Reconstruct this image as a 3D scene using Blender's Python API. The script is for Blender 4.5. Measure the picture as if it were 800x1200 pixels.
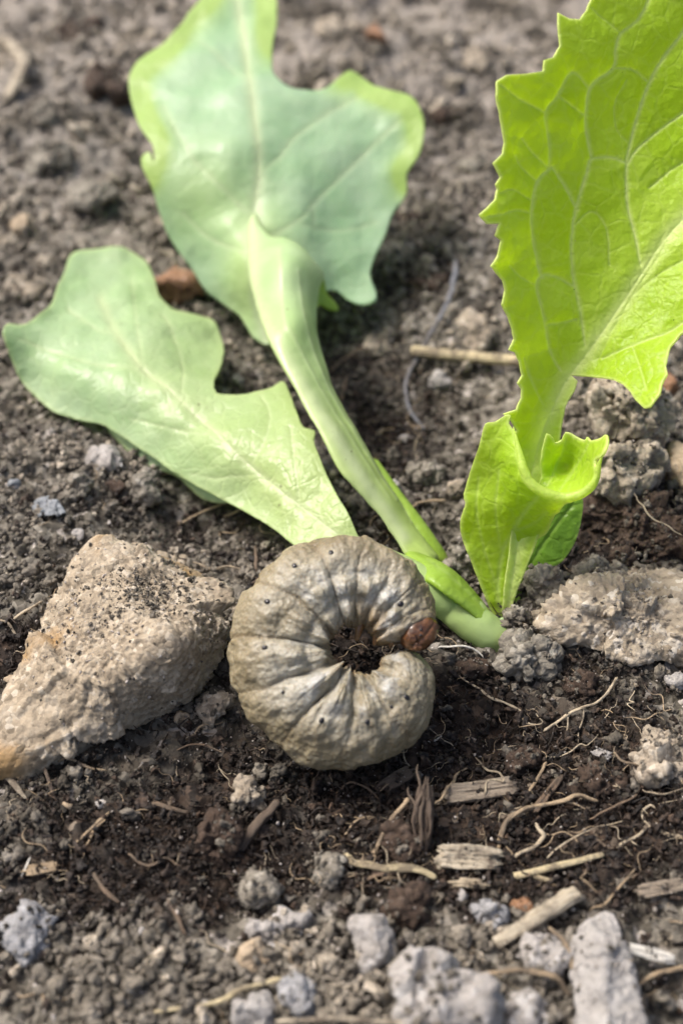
import bpy, bmesh, math, random
import numpy as np
from mathutils import Vector, Matrix
from mathutils.geometry import delaunay_2d_cdt

# ------------------------------------------------------------------ scene, camera, light
for o in list(bpy.data.objects):
    bpy.data.objects.remove(o)
scene = bpy.context.scene
COL = scene.collection
MM = 0.001                                   # all layout below is written in millimetres

CAM_H, PITCH, HALF = 96.0, math.radians(42), math.tan(math.radians(23))
cam_data = bpy.data.cameras.new('camera')
cam = bpy.data.objects.new('camera', cam_data)
COL.objects.link(cam)
cam.location = (0, 0, CAM_H * MM)
cam.rotation_euler = (math.pi / 2 - PITCH, 0, 0)
cam_data.sensor_fit = 'VERTICAL'
cam_data.sensor_height = 36
cam_data.lens = 18 / HALF
cam_data.clip_start = 0.003
cam_data.clip_end = 500
cam_data.dof.use_dof = True
cam_data.dof.focus_distance = 0.1215
cam_data.dof.aperture_fstop = 21
scene.camera = cam

SUN_EL, SUN_AZ = math.radians(57), math.radians(-68)   # azimuth from +Y towards +X
world = bpy.data.worlds.new('World')
scene.world = world
world.use_nodes = True
wn = world.node_tree.nodes
bg = wn['Background']
sky = wn.new('ShaderNodeTexSky')
sky.sky_type = 'NISHITA'
sky.sun_disc = False
sky.sun_elevation = SUN_EL
sky.sun_rotation = SUN_AZ
sky.dust_density = 7.0
sky.air_density = 1.0
sky.ozone_density = 0.5
world.node_tree.links.new(sky.outputs[0], bg.inputs['Color'])
bg.inputs['Strength'].default_value = 0.08
sun_data = bpy.data.lights.new('sun', 'SUN')
sun_data.energy = 1.5
sun_data.angle = math.radians(14)
sun_data.color = (1.0, 0.975, 0.945)
sun = bpy.data.objects.new('sun', sun_data)
COL.objects.link(sun)
sd = Vector((math.sin(SUN_AZ) * math.cos(SUN_EL), math.cos(SUN_AZ) * math.cos(SUN_EL), math.sin(SUN_EL)))
sun.rotation_euler = sd.to_track_quat('Z', 'Y').to_euler()
sun.location = sd * 3
vs = scene.view_settings
vs.view_transform = 'Standard'
vs.look = 'None'
vs.exposure = 1.33
vs.gamma = 1
vs.use_curve_mapping = False

# ------------------------------------------------------------------ layout helpers
CP, SP = math.cos(PITCH), math.sin(PITCH)
FW = np.array([0, CP, -SP]); UP = np.array([0, SP, CP]); RT = np.array([1.0, 0, 0])
EYE = np.array([0, 0, CAM_H])

def ray(px, py):
    px = np.asarray(px, float); py = np.asarray(py, float)
    sx = (px - 400) / 600 * HALF; sy = (600 - py) / 600 * HALF
    return FW + sx[..., None] * RT + sy[..., None] * UP

def P(px, py, z=0.0):
    """the point of the place at height z (mm) seen at photo pixel px,py"""
    d = ray(px, py)
    t = (np.asarray(z, float) - CAM_H) / d[..., 2]
    return EYE + d * t[..., None]

def project(p):
    v = np.asarray(p, float) - EYE
    w = v @ FW
    w = np.where(w < 5, 5, w)
    return 400 + (v @ RT) / w / HALF * 600, 600 - (v @ UP) / w / HALF * 600

def hash3(ix, iy, iz, seed):
    h = (ix.astype(np.int64) * 374761393 + iy.astype(np.int64) * 668265263 + iz.astype(np.int64) * 2147483647 + seed * 974711) & 0xffffffff
    h = ((h ^ (h >> 13)) * 1274126177) & 0xffffffff
    h = ((h ^ (h >> 16)) * 2246822519) & 0xffffffff
    return ((h ^ (h >> 15)) & 0xffffff) / float(0xffffff)

def vnoise(p, seed=0):
    i = np.floor(p).astype(np.int64); f = p - i
    u = f * f * f * (f * (f * 6 - 15) + 10)
    out = 0
    for dx in (0, 1):
        wx = u[:, 0] if dx else 1 - u[:, 0]
        for dy in (0, 1):
            wy = u[:, 1] if dy else 1 - u[:, 1]
            for dz in (0, 1):
                wz = u[:, 2] if dz else 1 - u[:, 2]
                out = out + wx * wy * wz * hash3(i[:, 0] + dx, i[:, 1] + dy, i[:, 2] + dz, seed)
    return out * 2 - 1

def fbm(p, scale, octaves=4, gain=0.5, seed=0):
    a, s, out = 1.0, 1.0 / scale, 0
    for k in range(octaves):
        out = out + a * vnoise(p * s + 17.3 * k, seed + k)
        a *= gain; s *= 2.03
    return out

def cells(p, size, seed=0, jit=0.9):
    """distance to nearest and second nearest feature point (in cells) and the cell's random value"""
    q = p / size
    i = np.floor(q).astype(np.int64)
    d1 = np.full(len(q), 9.0); d2 = np.full(len(q), 9.0); rnd = np.zeros(len(q))
    for dx in (-1, 0, 1):
        for dy in (-1, 0, 1):
            for dz in (-1, 0, 1):
                c = i + np.array([dx, dy, dz])
                o = np.stack([hash3(c[:, 0], c[:, 1], c[:, 2], seed + 11 * k) for k in (1, 2, 3)], 1)
                d = np.linalg.norm(c + 0.5 + (o - 0.5) * jit - q, axis=1)
                r = o[:, 0]
                nearer = d < d1
                d2 = np.where(nearer, d1, np.minimum(d2, d))
                rnd = np.where(nearer, r, rnd)
                d1 = np.where(nearer, d, d1)
    return d1, d2, rnd

def gauss_px(px, py, cx, cy, rx, ry):
    return np.exp(-((px - cx) / rx) ** 2 - ((py - cy) / ry) ** 2)

def bump_at(x, y, c, r, h):
    return h * np.exp(-((x - c[0]) ** 2 + (y - c[1]) ** 2) / (r * r))

MOUNDS = [  # photo pixel, radius mm, height mm
    (385, 700, 9, 3.2), (130, 740, 14, 2.5), (720, 690, 12, 2.0), (720, 560, 14, 5.0), (60, 560, 16, 3.0),
    (620, 900, 12, -1.6), (300, 930, 12, -1.6), (450, 470, 16, -2.5), (690, 640, 7, -2.5), (250, 620, 9, -2.5),
    (560, 300, 22, 3.5), (100, 120, 30, 5.0), (420, 60, 30, 3.0), (700, 300, 25, 4.0), (500, 1180, 12, 1.0), (60, 1150, 10, 0.8),
    (590, 745, 6, 0.6),
]
MOUND_C = [(P(a, b), r, h) for a, b, r, h in MOUNDS]

def H0(x, y):
    x = np.asarray(x, float); y = np.asarray(y, float)
    sh = x.shape
    x = x.ravel(); y = y.ravel()
    p = np.stack([x, y, np.zeros_like(x)], 1)
    far = np.clip((y - 130) / 120, 0, 1)
    z = fbm(p, 34, 3, 0.5, 3) * (1.3 + 2.2 * far) + fbm(p, 9, 2, 0.5, 8) * 0.75
    for c, r, h in MOUND_C:
        z = z + bump_at(x, y, c, r, h)
    z = z * np.exp(-(np.maximum(0, np.hypot(x, y - 130) - 400) / 900) ** 2) 
    return z.reshape(sh)

def G(px, py, lift=0.0):
    """point on the ground seen at the photo pixel"""
    d = ray(px, py)
    t = (0 - CAM_H) / d[2]
    for _ in range(14):
        p = EYE + d * t
        z = float(H0(p[0], p[1])) + lift
        t = t * 0.4 + 0.6 * (z - CAM_H) / d[2]
    return EYE + d * t

def px_mm(p):
    """millimetres per photo pixel at point p"""
    return float((np.asarray(p) - EYE) @ FW) * HALF / 600

def peatiness(x, y):
    x = np.asarray(x, float); y = np.asarray(y, float)
    p = np.stack([x, y, np.zeros_like(x)], -1)
    px, py = project(p)
    m = (gauss_px(px, py, 250, 945, 320, 85) * 1.2 + gauss_px(px, py, 560, 870, 200, 120) * 1.2 + gauss_px(px, py, 700, 985, 210, 105) * 1.1
         + gauss_px(px, py, 250, 620, 95, 55) * 1.1 + gauss_px(px, py, 450, 480, 100, 130) * 0.95 + gauss_px(px, py, 30, 790, 60, 60) * 1.1
         + gauss_px(px, py, 410, 770, 90, 100) * 1.2 + gauss_px(px, py, 700, 650, 120, 60) + gauss_px(px, py, 180, 1025, 230, 55) * 0.8 + gauss_px(px, py, 520, 1015, 160, 55) * 0.9)
    n = fbm(p.reshape(-1, 3), 7, 3, 0.55, 41).reshape(x.shape)
    return np.clip(m + n * 0.4 - 0.15, 0, 1)

# ------------------------------------------------------------------ mesh helpers
def mk_mesh(name, V, F, smooth=True, attrs=None):
    V = np.ascontiguousarray(V, dtype=np.float32)
    F = np.ascontiguousarray(F, dtype=np.int32)
    k = F.shape[1]
    me = bpy.data.meshes.new(name)
    me.vertices.add(len(V)); me.vertices.foreach_set('co', V.ravel())
    me.loops.add(F.size); me.loops.foreach_set('vertex_index', F.ravel())
    me.polygons.add(len(F))
    me.polygons.foreach_set('loop_start', np.arange(0, F.size, k, dtype=np.int32))
    me.polygons.foreach_set('loop_total', np.full(len(F), k, dtype=np.int32))
    me.polygons.foreach_set('use_smooth', np.full(len(F), smooth, dtype=bool))
    me.update(calc_edges=True)
    for n, a in (attrs or {}).items():
        vec = np.ndim(a) == 2
        at = me.attributes.new(n, 'FLOAT_VECTOR' if vec else 'FLOAT', 'POINT')
        at.data.foreach_set('vector' if vec else 'value', np.ascontiguousarray(a, dtype=np.float32).ravel())
    me.validate()
    return me

def tag(o, label=None, cat=None, group=None, kind=None):
    if label: o['label'] = label
    if cat: o['category'] = cat
    if group: o['group'] = group
    if kind: o['kind'] = kind
    return o

def mk_obj(name, V, F, mat, origin=None, parent=None, smooth=True, attrs=None):
    """V in world mm; the object's origin is put at origin (world mm)"""
    org = np.array([0, 0, 0.0]) if origin is None else np.asarray(origin, float)
    me = mk_mesh(name, (np.asarray(V) - org) * MM, F, smooth, attrs)
    if mat: me.materials.append(mat)
    o = bpy.data.objects.new(name, me)
    COL.objects.link(o)
    if parent is not None:
        o.parent = parent
        o.location = Vector(org * MM) - (parent.location if parent.parent is None else parent.location + parent.parent.location)
    else:
        o.location = Vector(org * MM)
    return o

def empty(name, org):
    o = bpy.data.objects.new(name, None)
    o.empty_display_size = 0.004
    COL.objects.link(o)
    o.location = Vector(np.asarray(org) * MM)
    return o

_ico = {}
def ico(n):
    if n not in _ico:
        bm = bmesh.new()
        bmesh.ops.create_icosphere(bm, subdivisions=n, radius=1)
        v = np.array([x.co[:] for x in bm.verts]); f = np.array([[q.index for q in x.verts] for x in bm.faces])
        bm.free()
        _ico[n] = (v / np.linalg.norm(v, axis=1)[:, None], f)
    return _ico[n]

def vnormals(V, F):
    a, b, c = V[F[:, 0]], V[F[:, 1]], V[F[:, 2]]
    fn = np.cross(b - a, c - a)
    n = np.zeros_like(V)
    for k in range(3):
        np.add.at(n, F[:, k], fn)
    return n / (np.linalg.norm(n, axis=1)[:, None] + 1e-12)

def rotm(rx, ry, rz):
    return np.array(Matrix.Rotation(rz, 3, 'Z') @ Matrix.Rotation(ry, 3, 'Y') @ Matrix.Rotation(rx, 3, 'X'))

def facets(p, size, seed, k):
    """broken faces: every cell of the stone leans its own way"""
    q = p / size
    i = np.floor(q).astype(np.int64)
    d1 = np.full(len(q), 9.0); out = np.zeros(len(q))
    for dx in (-1, 0, 1):
        for dy in (-1, 0, 1):
            for dz in (-1, 0, 1):
                c = i + np.array([dx, dy, dz])
                o = np.stack([hash3(c[:, 0], c[:, 1], c[:, 2], seed + 11 * j) for j in range(1, 7)], 1)
                v = q - (c + 0.5 + (o[:, :3] - 0.5) * 0.9)
                d = np.linalg.norm(v, axis=1)
                val = (v * (o[:, 3:] - 0.5)).sum(1) * 2 + (o[:, 3] - 0.5) * 0.3
                nearer = d < d1
                out = np.where(nearer, val, out); d1 = np.where(nearer, d, d1)
    return out * size * k

def hull_planes(pts):
    bm = bmesh.new()
    for p in pts: bm.verts.new(tuple(p))
    bmesh.ops.convex_hull(bm, input=bm.verts[:])
    bm.normal_update()
    N = np.array([f.normal[:] for f in bm.faces]); D = np.array([f.normal.dot(f.verts[0].co) for f in bm.faces])
    bm.free()
    return N, D

def rock(pts, n=5, sharp=14, rough=0.06, grain=0.0, grain_size=1.0, seed=0, lump=None, pits=0.0, fine=0.0, facet=None):
    """stone over the convex hull of pts (mm, world): bevelled facets, worn relief and a crust of grains"""
    pts = np.asarray(pts, float)
    c = pts.mean(0)
    N, D = hull_planes(pts - c)
    keep = D > 1e-3
    N, D = N[keep], D[keep]
    dirs, F = ico(n)
    q = np.maximum(dirs @ N.T, 0) / D
    m = q.max(1)
    r = 1 / (m * ((q / m[:, None]) ** sharp).sum(1) ** (1 / sharp))
    V = dirs * r[:, None]
    size = np.ptp(pts, axis=0).mean()
    nr = vnormals(V, F)
    off = np.array([seed * 13.7, seed * 3.1, seed * 7.7])
    d = fbm(V + off, size * 0.45, 5, 0.55, seed) * rough * size
    if pits:
        e = fbm(V + off * 2, size * 0.2, 2, 0.5, seed + 7)
        d -= pits * np.clip(e - 0.15, 0, 1) * size * 0.2
    if facet:
        d += facets(V + off + 0.5 * np.stack([vnoise(V * 0.8 + 9 * j, seed + j) for j in range(3)], 1), facet[0], seed + 1, facet[1])
    if lump:
        d1, d2, rn = cells(V + off, lump[0], seed + 3)
        d += lump[1] * (np.sqrt(np.clip(1 - d1 ** 2 * 1.3, 0, 1)) - 0.5) * (0.5 + rn)
    g = np.zeros(len(V))
    if grain:
        d1, d2, rn = cells(V + off, grain_size, seed + 5)
        g = rn
        gm = np.clip(0.6 + 1.1 * fbm(V + off, size * 0.28, 2, 0.5, seed + 33), 0.08, 1.4)
        d += gm * grain * (np.sqrt(np.clip(1 - d1 ** 2 * 1.5, 0, 1)) * (0.2 + rn ** 2 * 1.3) - 0.3)
    if fine:
        d += fine * fbm(V + off, grain_size * 0.7, 3, 0.6, seed + 9)
    return c + V + nr * d[:, None], F, g

def clod_pts(center, size, rot=0.0, seed=0, k=14, tilt=0.0):
    rng = np.random.RandomState(seed + 100)
    d = rng.normal(size=(k, 3)); d /= np.linalg.norm(d, axis=1)[:, None]
    d *= (0.82 + 0.25 * rng.rand(k))[:, None]
    return np.asarray(center) + (d * (np.asarray(size) / 2)) @ rotm(tilt, 0, rot).T

def catmull(pts, step):
    pts = np.asarray(pts, float)
    if len(pts) == 2:
        n = max(2, int(np.linalg.norm(pts[1] - pts[0]) / step) + 1)
        return pts[0] + (pts[1] - pts[0]) * np.linspace(0, 1, n)[:, None]
    q = np.vstack([2 * pts[0] - pts[1], pts, 2 * pts[-1] - pts[-2]])
    out = []
    for i in range(1, len(q) - 2):
        n = max(2, int(np.linalg.norm(q[i + 1] - q[i]) / step) + 1)
        t = np.linspace(0, 1, n, endpoint=False)[:, None]
        a, b, c, d = q[i - 1], q[i], q[i + 1], q[i + 2]
        out.append(0.5 * (2 * b + (c - a) * t + (2 * a - 5 * b + 4 * c - d) * t ** 2 + (3 * b - a - 3 * c + d) * t ** 3))
    out.append(pts[-1:])
    return np.vstack(out)

def tube(path, rad, seg=10, flat=1.0, step=0.5, wob=0.12, seed=0, striate=0.0, upv=(0, 0, 1), taper=True, wander=0.0):
    """root, straw or stalk along path (mm); rad a number or a list of radii along it"""
    C = catmull(path, step)
    n = len(C)
    s = np.linspace(0, 1, n)
    R = np.interp(s, np.linspace(0, 1, len(np.atleast_1d(rad))), np.atleast_1d(rad)) if np.ndim(rad) else np.full(n, float(rad))
    if wander:
        for k in range(3):
            C[:, k] += wander * vnoise(np.stack([s * n * step / 1.6, np.full(n, k * 7.7), np.full(n, seed * 1.3)], 1), seed) * np.minimum(1, np.minimum(s, 1 - s) * 8)
    T = np.gradient(C, axis=0); T /= np.linalg.norm(T, axis=1)[:, None] + 1e-9
    u = np.asarray(upv, float) - T * (T @ np.asarray(upv, float))[:, None]
    u /= np.linalg.norm(u, axis=1)[:, None] + 1e-9
    w = np.cross(T, u)
    a = np.linspace(0, 2 * math.pi, seg, endpoint=False)
    ang = np.tile(a, n); idx = np.repeat(np.arange(n), seg)
    rr = R[idx] * (1 + wob * vnoise(np.stack([s[idx] * n * step / 0.9, np.cos(ang) * 1.2 + seed, np.sin(ang) * 1.2], 1), seed + 5))
    if striate:
        rr *= 1 + striate * vnoise(np.stack([s[idx] * 2, np.cos(ang) * 6 + seed, np.sin(ang) * 6], 1), seed + 15)
    if taper:
        e = np.minimum(1, np.minimum(s, 1 - s) * n * step / (R * 0.9 + 1e-6) + 0.25)
        rr *= e[idx]
    V = C[idx] + u[idx] * (np.sin(ang) * rr * flat)[:, None] + w[idx] * (np.cos(ang) * rr)[:, None]
    F = []
    j = np.arange(seg); jn = (j + 1) % seg
    for i in range(n - 1):
        F.append(np.stack([i * seg + j, i * seg + jn, (i + 1) * seg + jn, (i + 1) * seg + j], 1))
    F = np.vstack(F)
    F = np.vstack([F[:, [0, 1, 2]], F[:, [0, 2, 3]]])
    tube.last = np.vstack([np.stack([np.cos(ang) * R[idx], np.sin(ang) * R[idx], s[idx] * n * step], 1), [[0, 0, 0]], [[0, 0, n * step]]])
    V = np.vstack([V, C[0], C[-1]])
    c0, c1 = n * seg, n * seg + 1
    F = np.vstack([F, np.stack([np.full(seg, c0), jn, j], 1), np.stack([np.full(seg, c1), (n - 1) * seg + j, (n - 1) * seg + jn], 1)])
    return V, F

def join(parts):
    V, F, k = [], [], 0
    for v, f in parts:
        V.append(v); F.append(f + k); k += len(v)
    return np.vstack(V), np.vstack(F)

DUST = {'crumb': [], 'sand': [], 'peat': []}
def dust(V, F, kind, n, s0, s1, up=0.25, seed=0, sel=None):
    """loose soil lying on a stone or clod"""
    nr = vnormals(V, F); r = np.random.RandomState(seed + 5)
    ok = np.where((nr[:, 2] > up) & (sel(V) if sel else True))[0]
    if len(ok) == 0: return
    i = r.choice(ok, n); sc = s0 + (s1 - s0) * r.rand(n) ** 2.5
    DUST[kind].append((V[i] + nr[i] * (sc * 0.25)[:, None] + r.normal(0, 0.1, (n, 3)), sc))

def skirt(c, w, d, n, s0, s1, kind='crumb', seed=0):
    """loose soil banked up round the foot of a stone"""
    r = np.random.RandomState(seed + 9)
    a = r.rand(n) * 6.28; k = 0.42 + 0.2 * r.rand(n)
    x = c[0] + np.cos(a) * w * k; y = c[1] + np.sin(a) * d * k
    sc = s0 + (s1 - s0) * r.rand(n) ** 2
    DUST[kind].append((np.stack([x, y, H0(x, y) + sc * (0.2 + 0.8 * r.rand(n))], 1), sc))

# ------------------------------------------------------------------ materials
class NT:
    def __init__(s, name):
        s.m = bpy.data.materials.new(name); s.m.use_nodes = True
        s.t = s.m.node_tree; s.b = s.t.nodes['Principled BSDF']; s.out = s.t.nodes['Material Output']
    def n(s, kind, **kw):
        x = s.t.nodes.new('ShaderNode' + kind)
        for k, v in kw.items(): setattr(x, k, v)
        return x
    def l(s, a, b): s.t.links.new(a, b)
    def coord(s): return s.n('TexCoord').outputs['Object']
    def noise(s, vec, scale, detail=4, rough=0.6):
        x = s.n('TexNoise'); x.inputs['Scale'].default_value = scale; x.inputs['Detail'].default_value = detail
        x.inputs['Roughness'].default_value = rough; s.l(vec, x.inputs['Vector']); return x.outputs['Fac']
    def voro(s, vec, scale, out='Color'):
        x = s.n('TexVoronoi'); x.inputs['Scale'].default_value = scale; s.l(vec, x.inputs['Vector']); return x.outputs[out]
    def ramp(s, fac, stops):
        x = s.n('ValToRGB'); cr = x.color_ramp
        while len(cr.elements) < len(stops): cr.elements.new(0.5)
        for e, (p, c) in zip(cr.elements, stops):
            e.position = p; e.color = (*c, 1) if len(c) == 3 else c
        s.l(fac, x.inputs[0]); return x.outputs[0]
    def mix(s, fac, a, b, mode='MIX'):
        x = s.n('Mix', data_type='RGBA', blend_type=mode)
        for i, v in ((0, fac), (6, a), (7, b)):
            if isinstance(v, (int, float)): x.inputs[i].default_value = v
            elif isinstance(v, tuple): x.inputs[i].default_value = (*v, 1)
            else: s.l(v, x.inputs[i])
        return x.outputs[2]
    def math(s, op, a, b=0.0, clamp=False):
        x = s.n('Math', operation=op, use_clamp=clamp)
        for i, v in ((0, a), (1, b)):
            if isinstance(v, (int, float)): x.inputs[i].default_value = v
            else: s.l(v, x.inputs[i])
        return x.outputs[0]
    def attr(s, name, kind='GEOMETRY'):
        return s.n('Attribute', attribute_name=name, attribute_type=kind).outputs['Fac']
    def bump(s, h, strength, dist):
        x = s.n('Bump'); x.inputs['Strength'].default_value = strength; x.inputs['Distance'].default_value = dist
        s.l(h, x.inputs['Height']); s.l(x.outputs[0], s.b.inputs['Normal']); return x.outputs[0]
    def set(s, **kw):
        for k, v in kw.items():
            i = s.b.inputs[k.replace('_', ' ')]
            if isinstance(v, (int, float)): i.default_value = v
            elif isinstance(v, tuple): i.default_value = (*v, 1) if len(v) == 3 and i.type == 'RGBA' else v
            else: s.l(v, i)

def earth_mat(name, dark, mid, light, cell=1300, speck=0.5, rough=0.85, inst=False, bumpd=0.00012, spec=0.35, patch=None):
    """crumbly mineral or organic surface: cell-wise grain colours, noise patches, fine relief"""
    t = NT(name); co = t.coord()
    vec = co
    if inst:
        r = t.n('Attribute', attribute_name='tint', attribute_type='INSTANCER')
        ad = t.n('VectorMath', operation='ADD'); t.l(co, ad.inputs[0]); t.l(r.outputs['Vector'], ad.inputs[1]); vec = ad.outputs[0]
    grain = t.voro(vec, cell)
    sep = t.n('SeparateColor'); t.l(grain, sep.inputs[0])
    c1 = t.ramp(sep.outputs[0], [(0.0, dark), (0.45, mid), (0.82, mid), (1.0, light)])
    n1 = t.noise(vec, cell * 0.22, 5, 0.65)
    c2 = t.ramp(n1, [(0.3, dark), (0.52, mid), (0.75, light)])
    col = t.mix(speck, c2, c1)
    if patch:                                   # a second mineral colour in broad veins
        pn = t.noise(vec, patch[1], 3, 0.5)
        col = t.mix(t.ramp(pn, [(patch[2], (0, 0, 0)), (patch[2] + 0.12, (1, 1, 1))]), col, patch[0])
    if inst:
        f = t.attr('tint', 'INSTANCER')
        col = t.mix(1.0, col, t.ramp(f, [(0, (0.32, 0.30, 0.28)), (0.5, (0.95, 0.93, 0.92)), (0.85, (1.35, 1.3, 1.25)), (1, (2.3, 2.2, 2.1))]), 'MULTIPLY')
    fine = t.noise(vec, cell * 2.2, 4, 0.7)
    rr = t.ramp(sep.outputs[1], [(0.0, (rough * 0.55,) * 3), (0.3, (rough,) * 3), (1.0, (min(1, rough * 1.1),) * 3)])
    t.set(Base_Color=col, Roughness=rr, Specular_IOR_Level=spec)
    h = t.math('ADD', t.math('MULTIPLY', t.voro(vec, cell, 'Distance'), -0.8), fine)
    t.bump(h, 0.9, bumpd * 2)
    return t.m

def fibre_mat(name, a, b, scale=900, rough=0.65, dirt=(0.05, 0.035, 0.025), dirt_amt=0.45):
    """root, straw or wood: streaks along the grain, soil stuck on in patches"""
    t = NT(name); co = t.coord()
    g = t.n('Attribute', attribute_name='grain').outputs['Vector']
    mp = t.n('Mapping'); mp.inputs['Scale'].default_value = (5.0, 5.0, 0.35); t.l(g, mp.inputs[0])
    n1 = t.noise(mp.outputs[0], 1.6, 5, 0.75)
    n2 = t.noise(co, scale * 0.5, 5, 0.7)
    n3 = t.noise(co, scale * 2.5, 3, 0.7)
    col = t.ramp(n1, [(0.32, a), (0.52, tuple((x + y) / 2 for x, y in zip(a, b))), (0.68, b)])
    col = t.mix(t.math('MULTIPLY', t.ramp(n2, [(0.46, (0, 0, 0)), (0.60, (1, 1, 1))]), min(1, dirt_amt * 1.9)), col, t.mix(n3, dirt, (0.17, 0.135, 0.10)))
    t.set(Base_Color=col, Roughness=rough, Specular_IOR_Level=0.3)
    t.bump(t.math('ADD', n1, t.math('MULTIPLY', n2, 1.5)), 0.9, 0.00022)
    return t.m

def ground_mat():
    t = NT('soil_ground'); co = t.coord()
    grain = t.voro(co, 1100); sep = t.n('SeparateColor'); t.l(grain, sep.inputs[0])
    grey = t.ramp(sep.outputs[0], [(0, (0.044, 0.038, 0.028)), (0.5, (0.134, 0.120, 0.096)), (0.9, (0.225, 0.205, 0.17)), (1, (0.42, 0.38, 0.34))])
    peat = t.ramp(sep.outputs[1], [(0, (0.006, 0.004, 0.003)), (0.6, (0.019, 0.012, 0.008)), (0.95, (0.05, 0.032, 0.021)), (1, (0.18, 0.145, 0.11))])
    n = t.noise(co, 160, 4, 0.6)
    f = t.math('ADD', t.attr('peat'), t.math('MULTIPLY', t.math('SUBTRACT', n, 0.5), 0.8), True)
    grey = t.mix(t.attr('far_pale'), grey, t.mix(0.55, grey, (0.34, 0.30, 0.26)))  # soil colour turns paler with distance
    col = t.mix(f, grey, peat)
    t.set(Base_Color=col, Roughness=0.85, Specular_IOR_Level=0.3)
    h = t.math('ADD', t.voro(co, 1100, 'Distance'), t.noise(co, 2500, 4, 0.7))
    t.bump(h, 0.8, 0.00025)
    return t.m

M = {}
M['ground'] = ground_mat()
M['crumb'] = earth_mat('grey_soil_crumb', (0.068, 0.060, 0.046), (0.178, 0.160, 0.130), (0.37, 0.342, 0.292), 1500, 0.55, 0.85, True)
M['peat'] = earth_mat('dark_peat', (0.008, 0.005, 0.0035), (0.026, 0.016, 0.010), (0.085, 0.055, 0.035), 1700, 0.5, 0.6, True, spec=0.5)
M['sand'] = earth_mat('sand_grain', (0.20, 0.175, 0.15), (0.40, 0.365, 0.33), (0.66, 0.64, 0.62), 1200, 0.4, 0.4, True, 0.00004, 0.5)
M['clod'] = earth_mat('grey_clod', (0.085, 0.075, 0.059), (0.222, 0.200, 0.162), (0.45, 0.42, 0.36), 1900, 0.6)
M['clod_brown'] = earth_mat('brown_clod', (0.02, 0.013, 0.009), (0.06, 0.039, 0.027), (0.13, 0.092, 0.067), 1800, 0.55)
M['clod_tan'] = earth_mat('tan_clod', (0.13, 0.105, 0.08), (0.33, 0.278, 0.212), (0.58, 0.52, 0.43), 1700, 0.55)
M['clod_pale'] = earth_mat('pale_clod', (0.17, 0.155, 0.14), (0.36, 0.335, 0.31), (0.62, 0.60, 0.58), 1500, 0.5)
M['clod_blue'] = earth_mat('blue_grey_clod', (0.13, 0.125, 0.122), (0.29, 0.288, 0.29), (0.52, 0.52, 0.53), 1500, 0.5)
M['rock_buff'] = earth_mat('buff_rock', (0.13, 0.102, 0.07), (0.37, 0.305, 0.22), (0.62, 0.555, 0.455), 1700, 0.5, patch=((0.33, 0.215, 0.10), 120, 0.56))
M['rock_lichen'] = earth_mat('speckled_rock', (0.17, 0.135, 0.095), (0.37, 0.31, 0.23), (0.66, 0.61, 0.53), 1500, 0.6, patch=((0.19, 0.148, 0.108), 150, 0.60))
M['stone_white'] = earth_mat('pale_stone', (0.24, 0.222, 0.205), (0.43, 0.405, 0.38), (0.60, 0.585, 0.565), 1300, 0.3, 0.7, bumpd=0.0003)
M['stone_grey'] = earth_mat('blue_grey_stone', (0.13, 0.14, 0.15), (0.22, 0.235, 0.25), (0.40, 0.42, 0.44), 1100, 0.35, 0.55)
M['stone_tan'] = earth_mat('tan_stone', (0.22, 0.16, 0.10), (0.36, 0.28, 0.19), (0.55, 0.47, 0.36), 900, 0.3, 0.6)
M['stone_rust'] = earth_mat('rust_stone', (0.14, 0.07, 0.035), (0.26, 0.14, 0.075), (0.40, 0.27, 0.18), 700, 0.3, 0.6)
M['root_pale'] = fibre_mat('pale_root', (0.36, 0.285, 0.185), (0.56, 0.48, 0.355), dirt_amt=0.4)
M['root_white'] = fibre_mat('white_root', (0.62, 0.58, 0.50), (0.80, 0.77, 0.70), dirt_amt=0.15)
M['root_brown'] = fibre_mat('brown_root', (0.11, 0.072, 0.047), (0.23, 0.165, 0.11))
M['root_tan'] = fibre_mat('tan_root', (0.27, 0.19, 0.11), (0.46, 0.36, 0.24), dirt_amt=0.4)
M['straw'] = fibre_mat('dry_straw', (0.42, 0.34, 0.19), (0.60, 0.52, 0.34), dirt_amt=0.4)
M['straw_pale'] = fibre_mat('bleached_straw', (0.32, 0.265, 0.185), (0.54, 0.48, 0.375), dirt_amt=0.45)
M['twig_grey'] = fibre_mat('grey_twig', (0.115, 0.12, 0.135), (0.22, 0.225, 0.245), dirt_amt=0.3)
M['wood'] = fibre_mat('weathered_wood', (0.19, 0.15, 0.11), (0.35, 0.295, 0.225), 600, dirt_amt=0.5)
M['bark'] = fibre_mat('dark_bark', (0.06, 0.042, 0.031), (0.155, 0.115, 0.085), 700, dirt_amt=0.3)

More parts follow.
